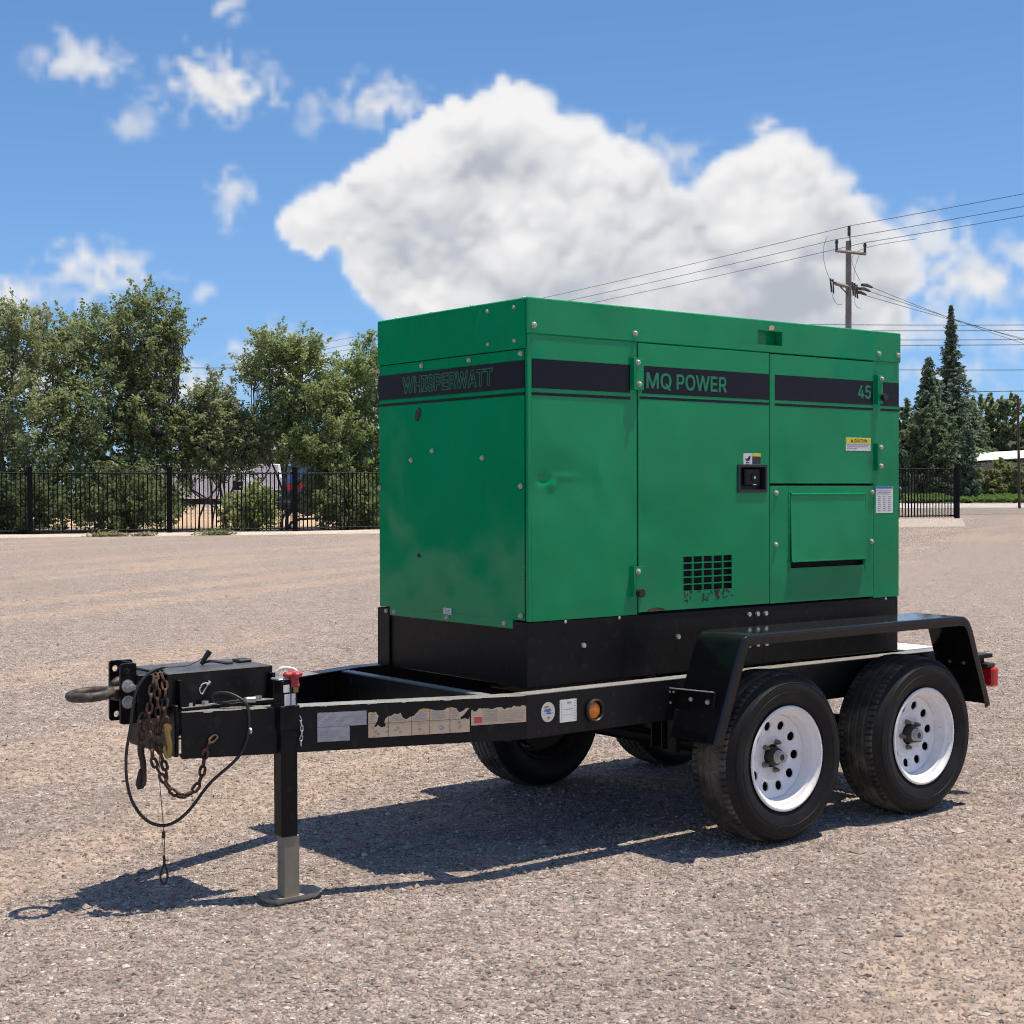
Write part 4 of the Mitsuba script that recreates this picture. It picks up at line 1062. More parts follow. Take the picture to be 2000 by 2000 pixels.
fdir = (fence_at(1) - fence_at(0))
fdir /= np.linalg.norm(fdir)
fnor = np.array((-fdir[1], fdir[0], 0))
FM = lambda s, z=0.0: frame(fence_at(s, z), fdir, fnor, (0, 0, 1))     # noqa: E731
S0, S1 = -5.2, 32.9
kerb_h = lambda s: 0.09 + 0.20 * np.clip((s - 8) / 20, 0, 1)     # noqa: E731
ss = np.linspace(S0, S1, 40)
kv, kf = [], []
for i, s_ in enumerate(ss):
    for y, z in ((-.34, -.05), (-.11, kerb_h(s_)), (.13, kerb_h(s_)), (.13, -.05)):
        kv.append(fence_at(s_, z) + fnor * y)
for i in range(len(ss) - 1):
    for j in range(4):
        kf.append((i * 4 + j, (i + 1) * 4 + j, (i + 1) * 4 + (j + 1) % 4, i * 4 + (j + 1) % 4))
kf += [(0, 1, 2, 3), (len(kv) - 4, len(kv) - 1, len(kv) - 2, len(kv) - 3)]
single("fence_kerb", (np.array(kv), np.array(kf)), "concrete", "low pale concrete kerb under the black iron fence", "kerb")
FE = thing("iron_fence", "long black iron picket fence along the back of the gravel yard", "fence")
posts = [-4.1, -0.1, 4.0, 7.9, 11.9, 15.9, 19.9, 23.9, 28.0, 32.75]
PICKET = mikit.ply(join([bx(-.015, .015, -.015, .015, 0, 1.83)]), "iron_black")
POST = mikit.ply(join([bx(-.075, .075, -.075, .075, 0, 2.03, .006), bx(-.082, .082, -.082, .082, 2.03, 2.06, .01)]), "iron_black")
for s_ in posts:
    add("post", POST, None, FE, to_world=T(FM(s_, float(kerb_h(s_)) - .02).tolist()))
for s0, s1 in zip(posts[:-1], posts[1:]):
    h = float(kerb_h((s0 + s1) / 2))
    dz = float(kerb_h(s1) - kerb_h(s0))
    for z in (.10, 1.83):
        p0, p1 = fence_at(s0 + .07, kerb_h(s0) + z), fence_at(s1 - .07, kerb_h(s1) + z)
        add("rail", tube([p0, p1], .026, 4), "iron_black", FE)
    n = int(round((s1 - s0) / .132))
    for k in range(1, n):
        s_ = s0 + (s1 - s0) * k / n
        add("picket", PICKET, None, FE, to_world=T(FM(s_, float(kerb_h(s_)) + .05).tolist()))

# ------------------------------------------------------------------ plants
DIA = np.array([(0, -.5, 0), (.32, 0, .05), (0, .5, 0), (-.32, 0, .05)])


def leaves_mesh(centres, size, shades, seed, flat=0.35, axis=None, narrow=1.0):
    """One folded two-triangle leaf (or spray of leaves) at each centre."""
    r = np.random.default_rng(seed)
    n = len(centres)
    nrm = r.standard_normal((n, 3))
    nrm[:, 2] = np.abs(nrm[:, 2]) + flat
    nrm /= np.linalg.norm(nrm, axis=1, keepdims=True)
    ax = r.standard_normal((n, 3)) if axis is None else axis + 0.35 * r.standard_normal((n, 3))
    ax -= nrm * (ax * nrm).sum(1, keepdims=True)
    ax /= np.linalg.norm(ax, axis=1, keepdims=True) + 1e-9
    bi = np.cross(nrm, ax)
    s = (size * (0.6 + 0.8 * r.random(n)))[:, None, None]
    v = centres[:, None, :] + s * (DIA[None, :, 0:1] * narrow * bi[:, None] + DIA[None, :, 1:2] * ax[:, None] + DIA[None, :, 2:3] * nrm[:, None])
    f = (np.array([[0, 1, 3], [1, 2, 3]])[None] + (np.arange(n) * 4)[:, None, None]).reshape(-1, 3)
    col = np.repeat(shades, 4, 0)
    return v.reshape(-1, 3), f, col


GREENS = {"elm": [(.285, .345, .165), (.245, .300, .140), (.325, .380, .195), (.205, .255, .125)], "olive": [(.315, .345, .190), (.275, .305, .165), (.36, .375, .23), (.37, .355, .25)],
          "dark": [(.135, .190, .092), (.160, .215, .100), (.110, .160, .080)], "lime": [(.29, .42, .11), (.26, .37, .10), (.34, .46, .14)], "shade": [(.04, .055, .03), (.05, .065, .034)],
          "cedar": [(.155, .215, .150), (.180, .245, .168), (.125, .180, .125), (.21, .275, .19)], "hedge": [(.19, .26, .09), (.22, .285, .10), (.16, .215, .08), (.28, .275, .13)], "grass": [(.165, .26, .083), (.19, .29, .095), (.135, .21, .07)]}


def tints(n, kind, r, clump=None):
    p = np.array(GREENS[kind])
    c = p[r.integers(len(p), size=n)] * (0.9 + 0.22 * r.random((n, 1)))
    return c


def tree(name, label, cat, base, lobes, n_leaves, kind, seed, stems=1, spread=.5, leaf=.112, group=None, twig=0.55, trunk_r=.11, second=None):
    """Broad-leaved tree: stems, a limb to every lobe, branchlets through the lobe, leaves strung along the branchlets.
    lobes: (de, dn, z, radius across, radius up, weight)."""
    r = np.random.default_rng(seed)
    n_leaves = int(n_leaves * (1.6 if leaf < .15 else 1.0))
    t_ = thing(name, label, cat, group)
    base = np.array(base, float)
    ee, nn = np.array((*E0, 0)), np.array((*N0, 0))
    wood, cl, cd, cw = [], [], [], []
    roots = [base + np.array((r.normal(0, .12 * (stems > 1) * 2), r.normal(0, .12 * (stems > 1) * 2), -.05)) for _ in range(stems)]
    wt = sum(l[5] for l in lobes)
    for li, (de, dn, z, ra, rz, w) in enumerate(lobes):
        c = base + ee * de + nn * dn + np.array((0, 0, z))
        root = roots[li % stems]
        mid = root * .45 + c * .55 + np.array((0, 0, -.25 * z)) * .5 + r.normal(0, .12, 3)
        limb = spline([root, root * .8 + mid * .2 + np.array((0, 0, .15 * z)), mid, c + np.array((0, 0, rz * .3))], 9)
        wood.append(tube(limb, np.linspace(trunk_r * (0.55 + .5 * w), .02, 9), 6))
        k = max(6, int(n_leaves * w / wt / 52))
        d = r.standard_normal((k, 3))
        d /= np.linalg.norm(d, axis=1, keepdims=True)
        rad = r.random(k) ** .42
        p = c + d * rad[:, None] * np.array((ra, ra, rz))
        out = d * np.array((1, 1, .6)) + np.array((0, 0, .5)) + .45 * r.standard_normal((k, 3))
        out /= np.linalg.norm(out, axis=1, keepdims=True)
        cl.append(p)
        cd.append(out)
        for q, o in list(zip(p, out))[:: max(1, k // 16)]:
            s_ = limb[r.integers(5, 9)]
            wood.append(tube(spline([s_, (s_ + q) / 2 + r.normal(0, .1, 3), q, q + o * twig], 6), np.linspace(.022, .006, 6), 4))
    p, o = np.vstack(cl), np.vstack(cd)
    m = max(1, n_leaves // len(p))
    tt = r.random((len(p), m, 1)) * twig * (.6 + .9 * r.random((len(p), 1, 1)))
    pos = (p[:, None] + o[:, None] * tt + r.normal(0, .10, (len(p), m, 3)) * (1.15 - .6 * tt / twig)).reshape(-1, 3)
    keep = pos[:, 2] > .03
    pos = pos[keep]
    tone = np.repeat(.95 + .36 * r.random(len(p)), m)[keep]
    col = tints(len(pos), kind, r) * tone[:, None]
    if second:
        swap = r.random(len(pos)) < second[1]
        col[swap] = tints(int(swap.sum()), second[0], r)
    v, f, c = leaves_mesh(pos, leaf, np.clip(col, 0.01, .5), seed + 1)
    add("trunk", join(wood), "bark", t_, smooth=True)
    scene[f"{t_}__crown"] = mikit.ply((v, f), "leaf", color=c)
    return t_


def bush(name, label, cat, base, ra, rn, h, n, kind, seed, leaf=.11, group=None, second=None):
    return tree(name, label, cat, base, [(0, 0, h * .5, ra, h * .52, 1), (-ra * .45, rn * .2, h * .38, ra * .7, h * .42, .6), (ra * .5, -rn * .2, h * .42, ra * .65, h * .45, .6)], n, kind, seed, stems=3, leaf=leaf, group=group, twig=.35, trunk_r=.04, second=second)


ROW = "leafy trees behind the iron fence"
tree("leafy_tree", "broad green tree at the left edge, behind the black fence", "tree", site(-16.6, 50.5), [(-1.2, 0, 5.6, 1.9, 1.6, 1), (.9, .3, 5.9, 1.5, 1.35, 1), (-.2, -.8, 4.0, 2.4, 1.6, 1.3), (1.3, 0, 3.1, 1.9, 1.5, 1), (-1.5, .4, 2.4, 1.8, 1.6, .9), (.5, -.4, 1.5, 1.9, 1.3, .9), (.1, 0, 6.9, .9, .7, .35)], 30000, "elm", 101, stems=3, group=ROW, second=("olive", .3))
tree("leafy_tree", "tall dense tree with a ragged pointed top, second from the left behind the fence", "tree", site(-13.3, 52.0), [(-1.2, .2, 6.2, 1.5, 1.35, 1), (.2, -.2, 6.4, 1.4, 1.4, 1), (1.0, 0, 7.3, .75, .95, .45), (1.8, .2, 6.6, .45, .5, .16), (1.0, 0, 5.3, .9, .9, .6), (-.4, -.6, 4.3, 2.1, 1.5, 1.4), (.8, -.3, 3.7, .85, 1.2, .8), (-.6, 0, 2.6, 2.1, 1.5, 1.3), (.6, -.3, 1.5, 1.7, 1.2, .9), (1.5, 0, 5.9, .4, .4, .12)], 36000, "elm", 102, stems=2, group=ROW, second=("dark", .25))
tree("leafy_tree", "slender pale green tree with several thin stems, between two greener trees", "tree", site(-10.25, 52.3), [(-1.25, .1, 3.3, .55, .6, .4), (1.5, .1, 3.3, .5, .5, .3), (0, 0, 4.4, .45, .8, .45), (-.65, .2, 3.75, .6, .75, .6), (.6, 0, 3.5, .6, .7, .5), (0, -.2, 3.2, .75, .9, .7), (1.1, .2, 2.7, .5, .4, .25), (-1.0, .2, 2.5, .6, .45, .4), (.25, 0, 2.2, .9, .4, .35)], 16000, "elm", 103, stems=5, trunk_r=.045, second=("olive", .45))
tree("leafy_tree", "airy tall tree with open limbs just left of the generator", "tree", site(-7.9, 52.8), [(-.45, 0, 6.2, .75, .6, .4), (.55, .1, 6.1, .65, .7, .45), (-.9, 0, 5.5, .55, .5, .25), (1.0, 0, 4.8, 1.0, .9, .8), (.1, -.1, 4.7, .7, .6, .35), (-.35, 0, 3.6, .7, .55, .4), (1.3, 0, 3.3, 1.3, 1.1, 1.1), (.9, -.3, 2.7, 1.0, .7, .7), (1.7, -.2, 1.5, .95, 1.1, .8)], 25000, "elm", 104, stems=2, group=None, second=("lime", .12), trunk_r=.065, twig=.6)
tree("leafy_tree", "bushy tree half hidden behind the generator's left edge", "tree", site(-5.3, 53.8), [(.2, 0, 5.6, 1.15, 1.0, .7), (-.3, 0, 4.2, 1.3, 1.2, 1), (.8, 0, 3.2, 1.5, 1.3, 1), (-.2, 0, 2.0, 1.4, 1.2, 1), (1.0, 0, 6.3, .6, .6, .25)], 18000, "elm", 105, stems=2, second=("lime", .25))
for i, (x, y) in enumerate(((-14.6, 17.3), (-14.6, 20.3), (-14.6, 23.4))):  # unseen trees added to darken the reflection and sky fill on the front panel
    tree("added_tree", ["dark tree added outside the view, mirrored at the left of the generator's front panel", "dark tree added outside the view, mirrored in the middle of the generator's front panel", "dark tree added outside the view, mirrored at the right of the generator's front panel"][i], "tree", (x, y, 0), [(0, 0, 5.8, 2.3, 1.8, .8), (-1.2, .5, 3.8, 2.0, 1.9, 1), (1.3, -.4, 3.6, 2.0, 1.9, 1), (0, 0, 1.2, 2.4, 1.3, 1.3)], 13000, "shade", 121 + i, stems=2, leaf=.3, trunk_r=.16)
labels["leafy_tree"].pop("group", None)
labels["leafy_tree_001"].pop("group", None)
bush("shrub", "dark shrub filling the fence bay at the far left", "shrub", site(-15.9, 48.3), 1.5, .6, 2.0, 7000, "dark", 111)
bush("shrub", "dark dense shrub in the second fence bay, under the pointed tree", "shrub", site(-12.7, 49.1), 1.7, .6, 2.1, 9000, "dark", 112, second=("elm", .3))
bush("shrub", "leafy shrub at the foot of the slender pale stems", "shrub", site(-8.75, 50.4), .7, .5, 1.45, 3200, "elm", 113, second=("lime", .2))
bush("shrub", "dark broad shrub right of the third fence post", "shrub", site(-5.45, 50.9), .95, .6, 1.7, 6000, "dark", 114, second=("elm", .4))
bush("shrub", "yellow green shrub at the generator's left edge", "shrub", site(-4.35, 52.6), .6, .5, 2.5, 3600, "lime", 115)
tree("far_tree", "low dark tree on the skyline between the thin tree and the airy tree", "tree", site(-16.6, 110), [(0, 0, 4.2, 3.6, 1.5, 1), (3.0, 0, 3.8, 2.8, 1.3, .8), (-3.0, 0, 3.6, 2.6, 1.2, .7), (0, 0, 2.2, 3.6, 1.6, .8)], 9000, "dark", 117, leaf=.32, second=("elm", .3))
# weeds along the kerb
wp, wk = [], []
for i, (s_, w) in enumerate(((1.9, .16), (2.4, .13), (3.2, .12), (5.25, .2), (5.5, .14))):
    r = np.random.default_rng(300 + i)
    n = 260
    wp.append(fence_at(s_) - fnor * .30 + np.stack([r.normal(0, w * 1.6, n), r.normal(0, w * .5, n), np.abs(r.normal(0, w * .45, n)) + .01], 1))
    wk.append(tints(n, "olive" if i < 3 else "elm", r))
v, f, c = leaves_mesh(np.vstack(wp), .085, np.vstack(wk), 310)
scene["weeds"] = mikit.ply((v, f), "leaf", color=c)
labels["weeds"] = {"label": "small ragged weeds growing along the foot of the fence kerb", "category": "weeds", "kind": "stuff"}


# conifers and planting across the road
def conifer(name, label, base, h, rad, n, kind, seed, droop=.35, power=.85, z0=.06, leaf=.62):
    r = np.random.default_rng(seed)
    t_ = thing(name, label, "tree")
    base = np.array(base, float)
    wood = [tube([base + np.array((0, 0, -.1)), base + np.array((0, 0, h * .5)), base + np.array((0, 0, h))], [rad * .07, rad * .045, .03], 7)]
    pos, axis = [], []
    nb = int(n / 34)
    for k in range(nb):
        u = z0 + (1 - z0) * (k + r.random()) / nb
        u = 1 - (1 - u) ** 1.0
        a = k * 2.399 + r.normal(0, .3)
        l_ = rad * (1 - u) ** power * (.38 + .85 * r.random() ** 1.6) + .12
        d = np.array((math.cos(a), math.sin(a), 0))
        p0 = base + np.array((0, 0, h * u))
        rise = .28 - droop * (1 - u)
        s_ = np.linspace(.12, 1, 6)
        path = p0 + d * (s_ * l_)[:, None] + np.array((0, 0, 1.0)) * ((rise * s_ - droop * .55 * s_ ** 2) * l_)[:, None]
        wood.append(tube(path[::2], [.05, .03, .012], 4, caps=False))
        m = int(34 * (.18 + 1.25 * (1 - u)))
        q = r.random(m) ** .7
        pp = np.stack([np.interp(q, s_, path[:, c]) for c in range(3)], 1)
        side = np.array((-d[1], d[0], 0))
        off = r.normal(0, .16, m) * l_ * (1.1 - q * .5)
        pp = pp + side * off[:, None] + np.array((0, 0, -1)) * (np.abs(off) * .35 + np.abs(r.normal(0, .16, m)))[:, None]
        pos.append(pp)
        ax = d + side * np.sign(off)[:, None] * .8 + np.array((0, 0, -.35))
        axis.append(ax)
    pos, axis = np.vstack(pos), np.vstack(axis)
    v, f, c = leaves_mesh(pos, leaf, tints(len(pos), kind, r), seed + 1, flat=.6, axis=axis, narrow=.75)
    add("trunk", join(wood), "bark", t_, smooth=True)
    scene[f"{t_}__crown"] = mikit.ply((v, f), "leaf", color=c)
    return t_


conifer("conifer", "tallest dark conifer with a thin bare tip, right of the generator", site(49.9, 172), 22.3, 6.6, 17000, "cedar", 201, power=1.15, leaf=.52)
conifer("conifer", "shorter conifer left of the tallest one, above the fence end", site(44.9, 163), 15.6, 5.2, 13000, "cedar", 202, power=.8, leaf=.6)
conifer("conifer", "pale drooping conifer in front of the tallest one", site(52.6, 173), 11.0, 4.6, 10000, "cedar", 203, power=.7, leaf=.6)
tree("far_tree", "broad dark tree at the generator's right edge, beyond the road", "tree", site(42.2, 160), [(0, 0, 8.4, 2.8, 2.4, 1), (-1.5, 0, 5.6, 3.3, 2.8, 1.2), (2.0, 0, 6.0, 3.0, 2.8, 1), (0, 0, 3.0, 3.8, 2.8, 1.3)], 12000, "dark", 204, leaf=.55, twig=1.2, trunk_r=.3, second=("cedar", .5))
tree("far_tree", "rounded olive tree right of the tallest conifer", "tree", site(55.8, 178), [(-.5, 0, 10.2, 3.2, 2.6, 1), (1.8, 0, 9.4, 2.4, 2.2, 1), (0, 0, 6.5, 3.6, 2.8, 1.2), (2.2, 0, 6.0, 2.4, 2.4, .8), (-1.0, 0, 3.4, 3.6, 2.6, 1), (3.6, 0, 8.6, 1.0, 1.2, .25)], 13000, "elm", 205, leaf=.55, twig=1.2, trunk_r=.3, second=("cedar", .45))
tree("far_tree", "dark low trees' front one, against the grey roof at the right edge", "tree", site(60.8, 182), [(-.5, 0, 4.8, 2.6, 2.0, 1), (3.2, 0, 4.2, 3.0, 1.9, 1), (1.5, 0, 2.8, 4.2, 2.0, 1.2)], 9000, "dark", 206, leaf=.55, twig=1.0, trunk_r=.25, second=("elm", .3))
labels["far_tree_003"]["label"] = "low dark tree in front of the grey roof at the right edge"
conifer("cypress", "slim dark cypress just right of the fence's end post", site(46.7, 155), 8.2, 1.35, 6500, "cedar", 207, droop=-.3, power=.45, z0=.03, leaf=.5)
HED = "clipped shrubs of the hedge beyond the road"
for i, (e, h, k) in enumerate(((48.9, 3.9, "hedge"), (51.0, 4.4, "hedge"), (53.2, 4.2, "hedge"), (55.4, 4.5, "hedge"), (57.6, 4.1, "hedge"), (59.8, 4.4, "hedge"))):
    bush("hedge_shrub", ["leafy hedge shrub beside the slim cypress", "second hedge shrub right of the cypress", "hedge shrub left of the rusty pole", "hedge shrub behind the rusty pole", "hedge shrub at the photo's right edge", "hedge shrub"][i], "shrub", site(e, 156.5 + (i % 2) * .8), 1.5, .8, h * 1.0, 3600, k, 220 + i, leaf=.42, group=HED, second=("olive", .2))
del labels["hedge_shrub_005"], scene["hedge_shrub_005__trunk"], scene["hedge_shrub_005__crown"]
rv = np.random.default_rng(9)
bank = [site(e, n, z) for e, n, z in ((36, 168.2, .0), (110, 168.2, .0), (110, 170.5, .9), (36, 170.5, .9), (110, 190, 1.6), (36, 190, 1.6))]
structure("grass_bank", trimesh.Trimesh(bank, [[0, 1, 2], [0, 2, 3], [3, 2, 4], [3, 4, 5]], process=False), "turf")
n = 9000
ge, gn = rv.uniform(40, 64, n), 152 + 3.5 * rv.random(n)
gz = .25 + .75 * rv.random(n) * (gn - 151) / 4.5
v, f, c = leaves_mesh(np.stack([site(a, b, h) for a, b, h in zip(ge, gn, gz)]), .5, tints(n, "grass", rv), 240)
scene["ground_cover"] = mikit.ply((v, f), "leaf", color=c)
labels["ground_cover"] = {"label": "low green ground cover between the pale road and the hedge", "category": "ground cover", "kind": "stuff"}

# ------------------------------------------------------------------ utility pole, wires
UP = thing("utility_pole", "tall concrete utility pole with crossarms rising behind the generator", "pole")
pb = site(15.66, 70.4)
pole_prof = [(.17, -.2), (.165, 4), (.145, 9), (.125, 12.9)]
pm = lathe(pole_prof + [(0, 12.9)], 14)
pm.apply_translation(pb)
add("shaft", pm, "pole_concrete", UP, smooth=50)
ldir = site(-.52, .85) - site(0, 0)
ldir /= np.linalg.norm(ldir)
adir = np.array((ldir[1], -ldir[0], 0))            # along the crossarm
UM = lambda a, l, z: pb + adir * a + ldir * l + np.array((0, 0, z))     # noqa: E731


def arm(p0, p1, w):
    return tube([p0, p1], w * .7, 4)


add("pin_insulator", join([tube([UM(0, -.14, 12.6), UM(-.06, -.14, 13.1)], .03, 6), tube([UM(-.1, -.14, 13.1), UM(-.1, -.14, 13.55)], .075, 8)]), "insulator", UP)
add("crossarm", arm(UM(-.95, -.16, 12.36), UM(.92, -.16, 12.36), .11), "pole_concrete", UP)
for a in (-.90, .88):
    add("insulator", join([tube([UM(a, -.16, 12.38), UM(a, -.16, 12.86)], .06, 8), tube([UM(a, -.16, 12.70), UM(a, -.16, 12.78)], .085, 8)]), "insulator", UP)
add("crossarm", arm(UM(-1.35, -.55, 10.78), UM(.9, .35, 10.78), .13), "pole_concrete", UP, label="skewed lower crossarm carrying the cutouts")
add("brace", arm(UM(-.9, -.36, 10.72), UM(-.1, -.05, 10.42), .06), "insulator", UP)
for a, l in ((-1.62, -.62), (.12, -.22), (.62, .15)):
    add("fuse_cutout", join([tube([UM(a - .1, l, 10.98), UM(a - .02, l, 10.35)], .045, 6), tube([UM(a + .06, l, 10.95), UM(a + .10, l, 10.3)], .035, 6), tube([UM(a - .12, l, 10.95), UM(a + .35, l + .1, 10.78)], .03, 5)]), "insulator", UP)
for a, l, z in ((.95, .1, 10.95), (.55, -.15, 10.72), (.75, .3, 10.62)):
    add("strain_insulator", tube([UM(a, l, z), UM(a + .35, l + .05, z + .02), UM(a + .75, l + .1, z - .06)], [.07, .085, .05], 8), "insulator", UP)
for z in (8.3, 7.6, 7.2):
    add("band", moved(lathe([(.172, -.05), (.178, 0), (.172, .05)], 14), np.array(T().translate((pb + np.array((0, 0, z))).tolist()).matrix)), "insulator", UP)
for pts in ([(-1.75, -.6, 10.95), (-2.15, -.7, 11.6), (-2.3, -.8, 12.3), (-2.2, -.95, 12.8)], [(.55, -.2, 11.05), (.45, 0, 11.5), (.55, .3, 11.9), (1.9, -2.4, 12.82)], [(.15, -.2, 11.05), (.35, -.1, 11.8), (.55, -.15, 12.3)], [(-1.6, -.6, 10.3), (-1.2, -.4, 9.95), (-.5, -.1, 9.95)], [(.15, -.2, 10.3), (.4, -.1, 9.9), (.8, 0, 9.85)]):
    add("jumper", tube(spline([UM(*q) for q in pts], 16), .011, 4), "wire_grey", UP)
add("guy_wire", tube([UM(-.1, 0, 8.3), UM(-3.6, -.5, 4.2)], .018, 4), "wire_grey", UP)


def sagging(p0, p1, sag, n=40, r=.013):
    u = np.linspace(0, 1, n)[:, None]
    return tube(np.asarray(p0) * (1 - u) + np.asarray(p1) * u - np.array((0, 0, 1.0)) * (4 * sag * u * (1 - u)), r, 4)


def wire(p, label, group):
    single("power_line", p, "wire_grey", label, "wire", group)


for a, z, nm in ((-.90, 12.88, "left arm"), (-.1, 13.57, "top pin"), (.88, 12.88, "right arm")):
    m = join([sagging(UM(a, -.16, z), UM(a, 78, z - .1), .45), sagging(UM(a, -.16, z), UM(a, -60, z), .35)])
    wire(m, f"long overhead wire carried by the utility pole's {nm}", None)
for k, (a, l, z) in enumerate(((1.7, .2, 10.9), (1.05, -.05, 10.7), (1.1, .4, 10.58))):
    wire(sagging(UM(a, l, z), site(38.0 + 3 * k, 99.0, 9.6 - .35 * k), .25), ["upper", "middle", "lower"][k] + " wire descending rightwards from the pole's lower crossarm", None)
for k, (z0, z1, l) in enumerate(((15.0, 14.9, "highest of the level wires right of the generator"), (14.5, 14.55, "second of the level wires right of the generator"), (13.75, 13.85, "third of the level wires right of the generator"), (13.3, 13.5, "fourth of the level wires right of the generator"), (11.35, 11.3, "fifth of the level wires, crossing the tall conifer"))):
    wire(sagging(site(18, 124, z0), site(90, 120, z1 + .5), .5, r=.024), l, None)
wire(sagging(site(36, 121, 9.2), site(90, 118, 9.8), .1, r=.028), "lowest short wire at the right edge", None)
wire(sagging(site(-40, 130, 12.2), site(-6, 128, 12.1), .25, r=.026), "level far wire between the left trees", None)
RP = single("rusty_pole", join([tube([site(36.9, 110, -.1), site(36.75, 110, 8.1)], [.10, .085], 10), tube([site(36.75, 110, 8.05), site(36.75, 110, 8.16)], .10, 10)]), "rusty_post", "thin rusty steel pole by the road at the right edge", "pole", smooth=50)

# ------------------------------------------------------------------ buildings beyond the hedge
bd = thing("low_building", "low building under a sloping white roof behind the hedge", "building")


def house(key, e0, e1, n0, n1, zw, roof, rm, wm):
    wv = join([moved(bx(e0, e1, n0, n1, -.1, zw), frame(site(0, 0), (*E0, 0), (*N0, 0), (0, 0, 1)))])
    add("wall", wv, wm, key)
    add("roof", moved(trimesh.convex.convex_hull(roof), frame(site(0, 0), (*E0, 0), (*N0, 0), (0, 0, 1))), rm, key)


house(bd, 50.2, 74, 162, 170, 4.3, [(e, n, z) for e, z in ((49.4, 4.42), (76, 5.9)) for n, z in ((161.4, z), (161.4, z + .06), (171, z + .95), (171, z + .8))], "roof_white", "wall_tan")
fM2 = frame(site(0, 0), (*E0, 0), (*N0, 0), (0, 0, 1))
for e in (54, 60, 66, 71):
    w_ = add("window", moved(bx(e, e + 1.6, 161.93, 161.99, 1.4, 3.0), fM2), "dark_glass", bd)
b2 = thing("warehouse", "large building with a grey roof above the trees at the right edge", "building")
house(b2, 74, 130, 232, 262, 9.6, [(e, n, z) for e, n, z in ((73, 231, 9.6), (131, 231, 9.6), (73, 263, 9.6), (131, 263, 9.6), (73, 231, 9.9), (131, 231, 9.9), (78, 247, 12.0), (131, 247, 13.2), (73, 263, 9.9), (131, 263, 9.9))], "roof_grey", "wall_tan")
for e in (80, 88, 96, 104):
    add("window", moved(bx(e, e + 2, 231.9, 231.98, 5, 7), fM2), "dark_glass", b2)

# ------------------------------------------------------------------ vehicles parked beyond the fence
WHEEL_V = mikit.ply(moved(lathe([(0, -.11), (.30, -.11), (.44, -.13), (.48, -.09), (.48, .09), (.44, .13), (0, .12)], 20), frame((0, 0, 0), (1, 0, 0), (0, 0, 1), (0, 1, 0))), "black_rubber", smooth=40)


def placed(e, n, turn=0.0):
    a = math.radians(turn)
    u = np.array((*E0, 0)) * math.cos(a) + np.array((*N0, 0)) * math.sin(a)
    return frame(site(e, n, .012), u, np.cross((0, 0, 1), u), (0, 0, 1))


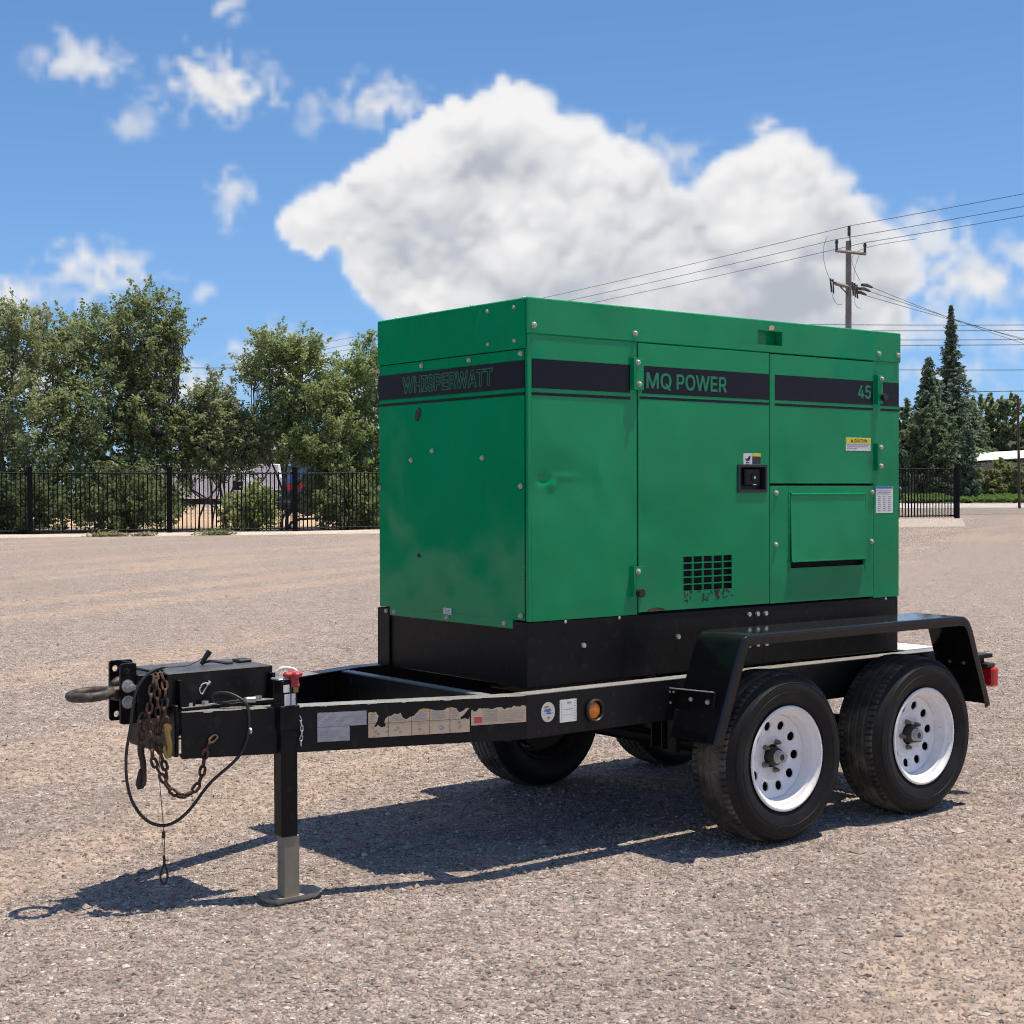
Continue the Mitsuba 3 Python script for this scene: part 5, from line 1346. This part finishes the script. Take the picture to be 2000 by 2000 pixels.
def van(name, label, cat, e, n, turn, l, w, h, body, stripe=None):
    """Box truck: cab at +x, load box, wheels, windows."""
    k = thing(name, label, cat)
    M = placed(e, n, turn)
    add("load_box", moved(bx(-l / 2, l / 2 - 1.9, -w / 2, w / 2, .95, h, .05), M), body, k)
    cab = trimesh.convex.convex_hull([(x, y, z) for y in (-w * .46, w * .46) for x, z in ((l / 2 - 1.85, .55), (l / 2, .55), (l / 2, 1.25), (l / 2 - .55, 1.45), (l / 2 - .95, 2.2), (l / 2 - 1.85, 2.25))])
    add("cab", moved(cab, M), "white_body" if stripe else body, k)
    for y in (-w * .462, w * .462):
        add("side_window", moved(bx(l / 2 - 1.6, l / 2 - .95, y - .01, y + .01, 1.45, 2.0, .004), M), "dark_glass", k)
    add("windscreen", moved(trimesh.convex.convex_hull([(l / 2 - .54 + d, y, 1.5) for y in (-w * .4, w * .4) for d in (0, .012)] + [(l / 2 - .90 + d, y, 2.12) for y in (-w * .4, w * .4) for d in (0, .012)]), M), "dark_glass", k)
    add("chassis", moved(bx(-l / 2 + .1, l / 2 - .1, -w * .35, w * .35, .55, .9), M), "gap_black", k)
    for x in (-l / 2 + 1.2, l / 2 - 1.0):
        for y in (-w * .42, w * .42):
            add("wheel", WHEEL_V, None, k, to_world=T((M @ np.array(T().translate((x, y, .48)).matrix)).tolist()))
    if stripe:
        for y in (-w / 2 - .006, w / 2 + .006):
            add("red_stripe", moved(bx(-l / 2 + .02, l / 2 - 1.95, y - .006, y + .006, 1.45, 1.85), M), stripe, k)
    return k


van("box_truck", "white box truck seen through the fence, left of the slender stems", "truck", -19.2, 96, 10, 6.2, 2.2, 2.75, "white_body")
van("box_truck", "white truck with a tall load box just left of the third fence post", "truck", -15.4, 97, -8, 5.4, 2.2, 3.1, "white_body")
van("box_truck", "truck with a blue load box and red stripe, right of the third fence post", "truck", -11.0, 92, 6, 5.6, 2.2, 2.95, "blue_body", "red_body")


def car(label, e, n, turn, body):
    k = thing("parked_car", label, "car")
    M = placed(e, n, turn)
    add("body", moved(join([bx(-2.2, 2.2, -.88, .88, .32, .86, .10), trimesh.convex.convex_hull([(x, y, z) for x, z, w in ((-1.7, .84, .82), (1.2, .84, .82), (.55, 1.42, .64), (-1.35, 1.42, .64)) for y in (-w, w)])]), M), body, k, smooth=30)
    for y in (-.78, .78):
        add("side_window", moved(trimesh.convex.convex_hull([(x, y * s + d, z) for x, z, s in ((-1.45, .90, 1.0), (.95, .90, 1.0), (.45, 1.34, .84), (-1.2, 1.34, .84)) for d in (-.012, .035 * np.sign(y))]), M), "dark_glass", k)
    for x in (-1.35, 1.35):
        for y in (-.8, .8):
            add("wheel", WHEEL_V, None, k, to_world=T((M @ np.array(T().translate((x, y, .32)).scale(.67).matrix)).tolist()))
    return k


car("dark car parked behind the third fence post", -12.6, 84, 5, "dark_body")
car("pale car parked behind the left fence bay, mostly hidden by shrubs", -24.5, 82, 3, "white_body")
# dark lamp head above the fence, between the pointed tree and the thin tree
lp_ = thing("lamp_post", "dark rounded lamp head on a pole between the pointed tree and the thin tree", "lamp post")
q = site(-11.75, 50.2)
add("pole", tube([q, q + np.array((0, 0, 3.2))], .02, 8), "iron_black", lp_)
hd = lathe([(.02, -.12), (.16, -.12), (.21, -.04), (.17, .10), (.07, .17), (0, .18)], 18)
hd.apply_translation(q + np.array((0, 0, 3.3)))
add("lamp_head", hd, "iron_black", lp_, smooth=60)
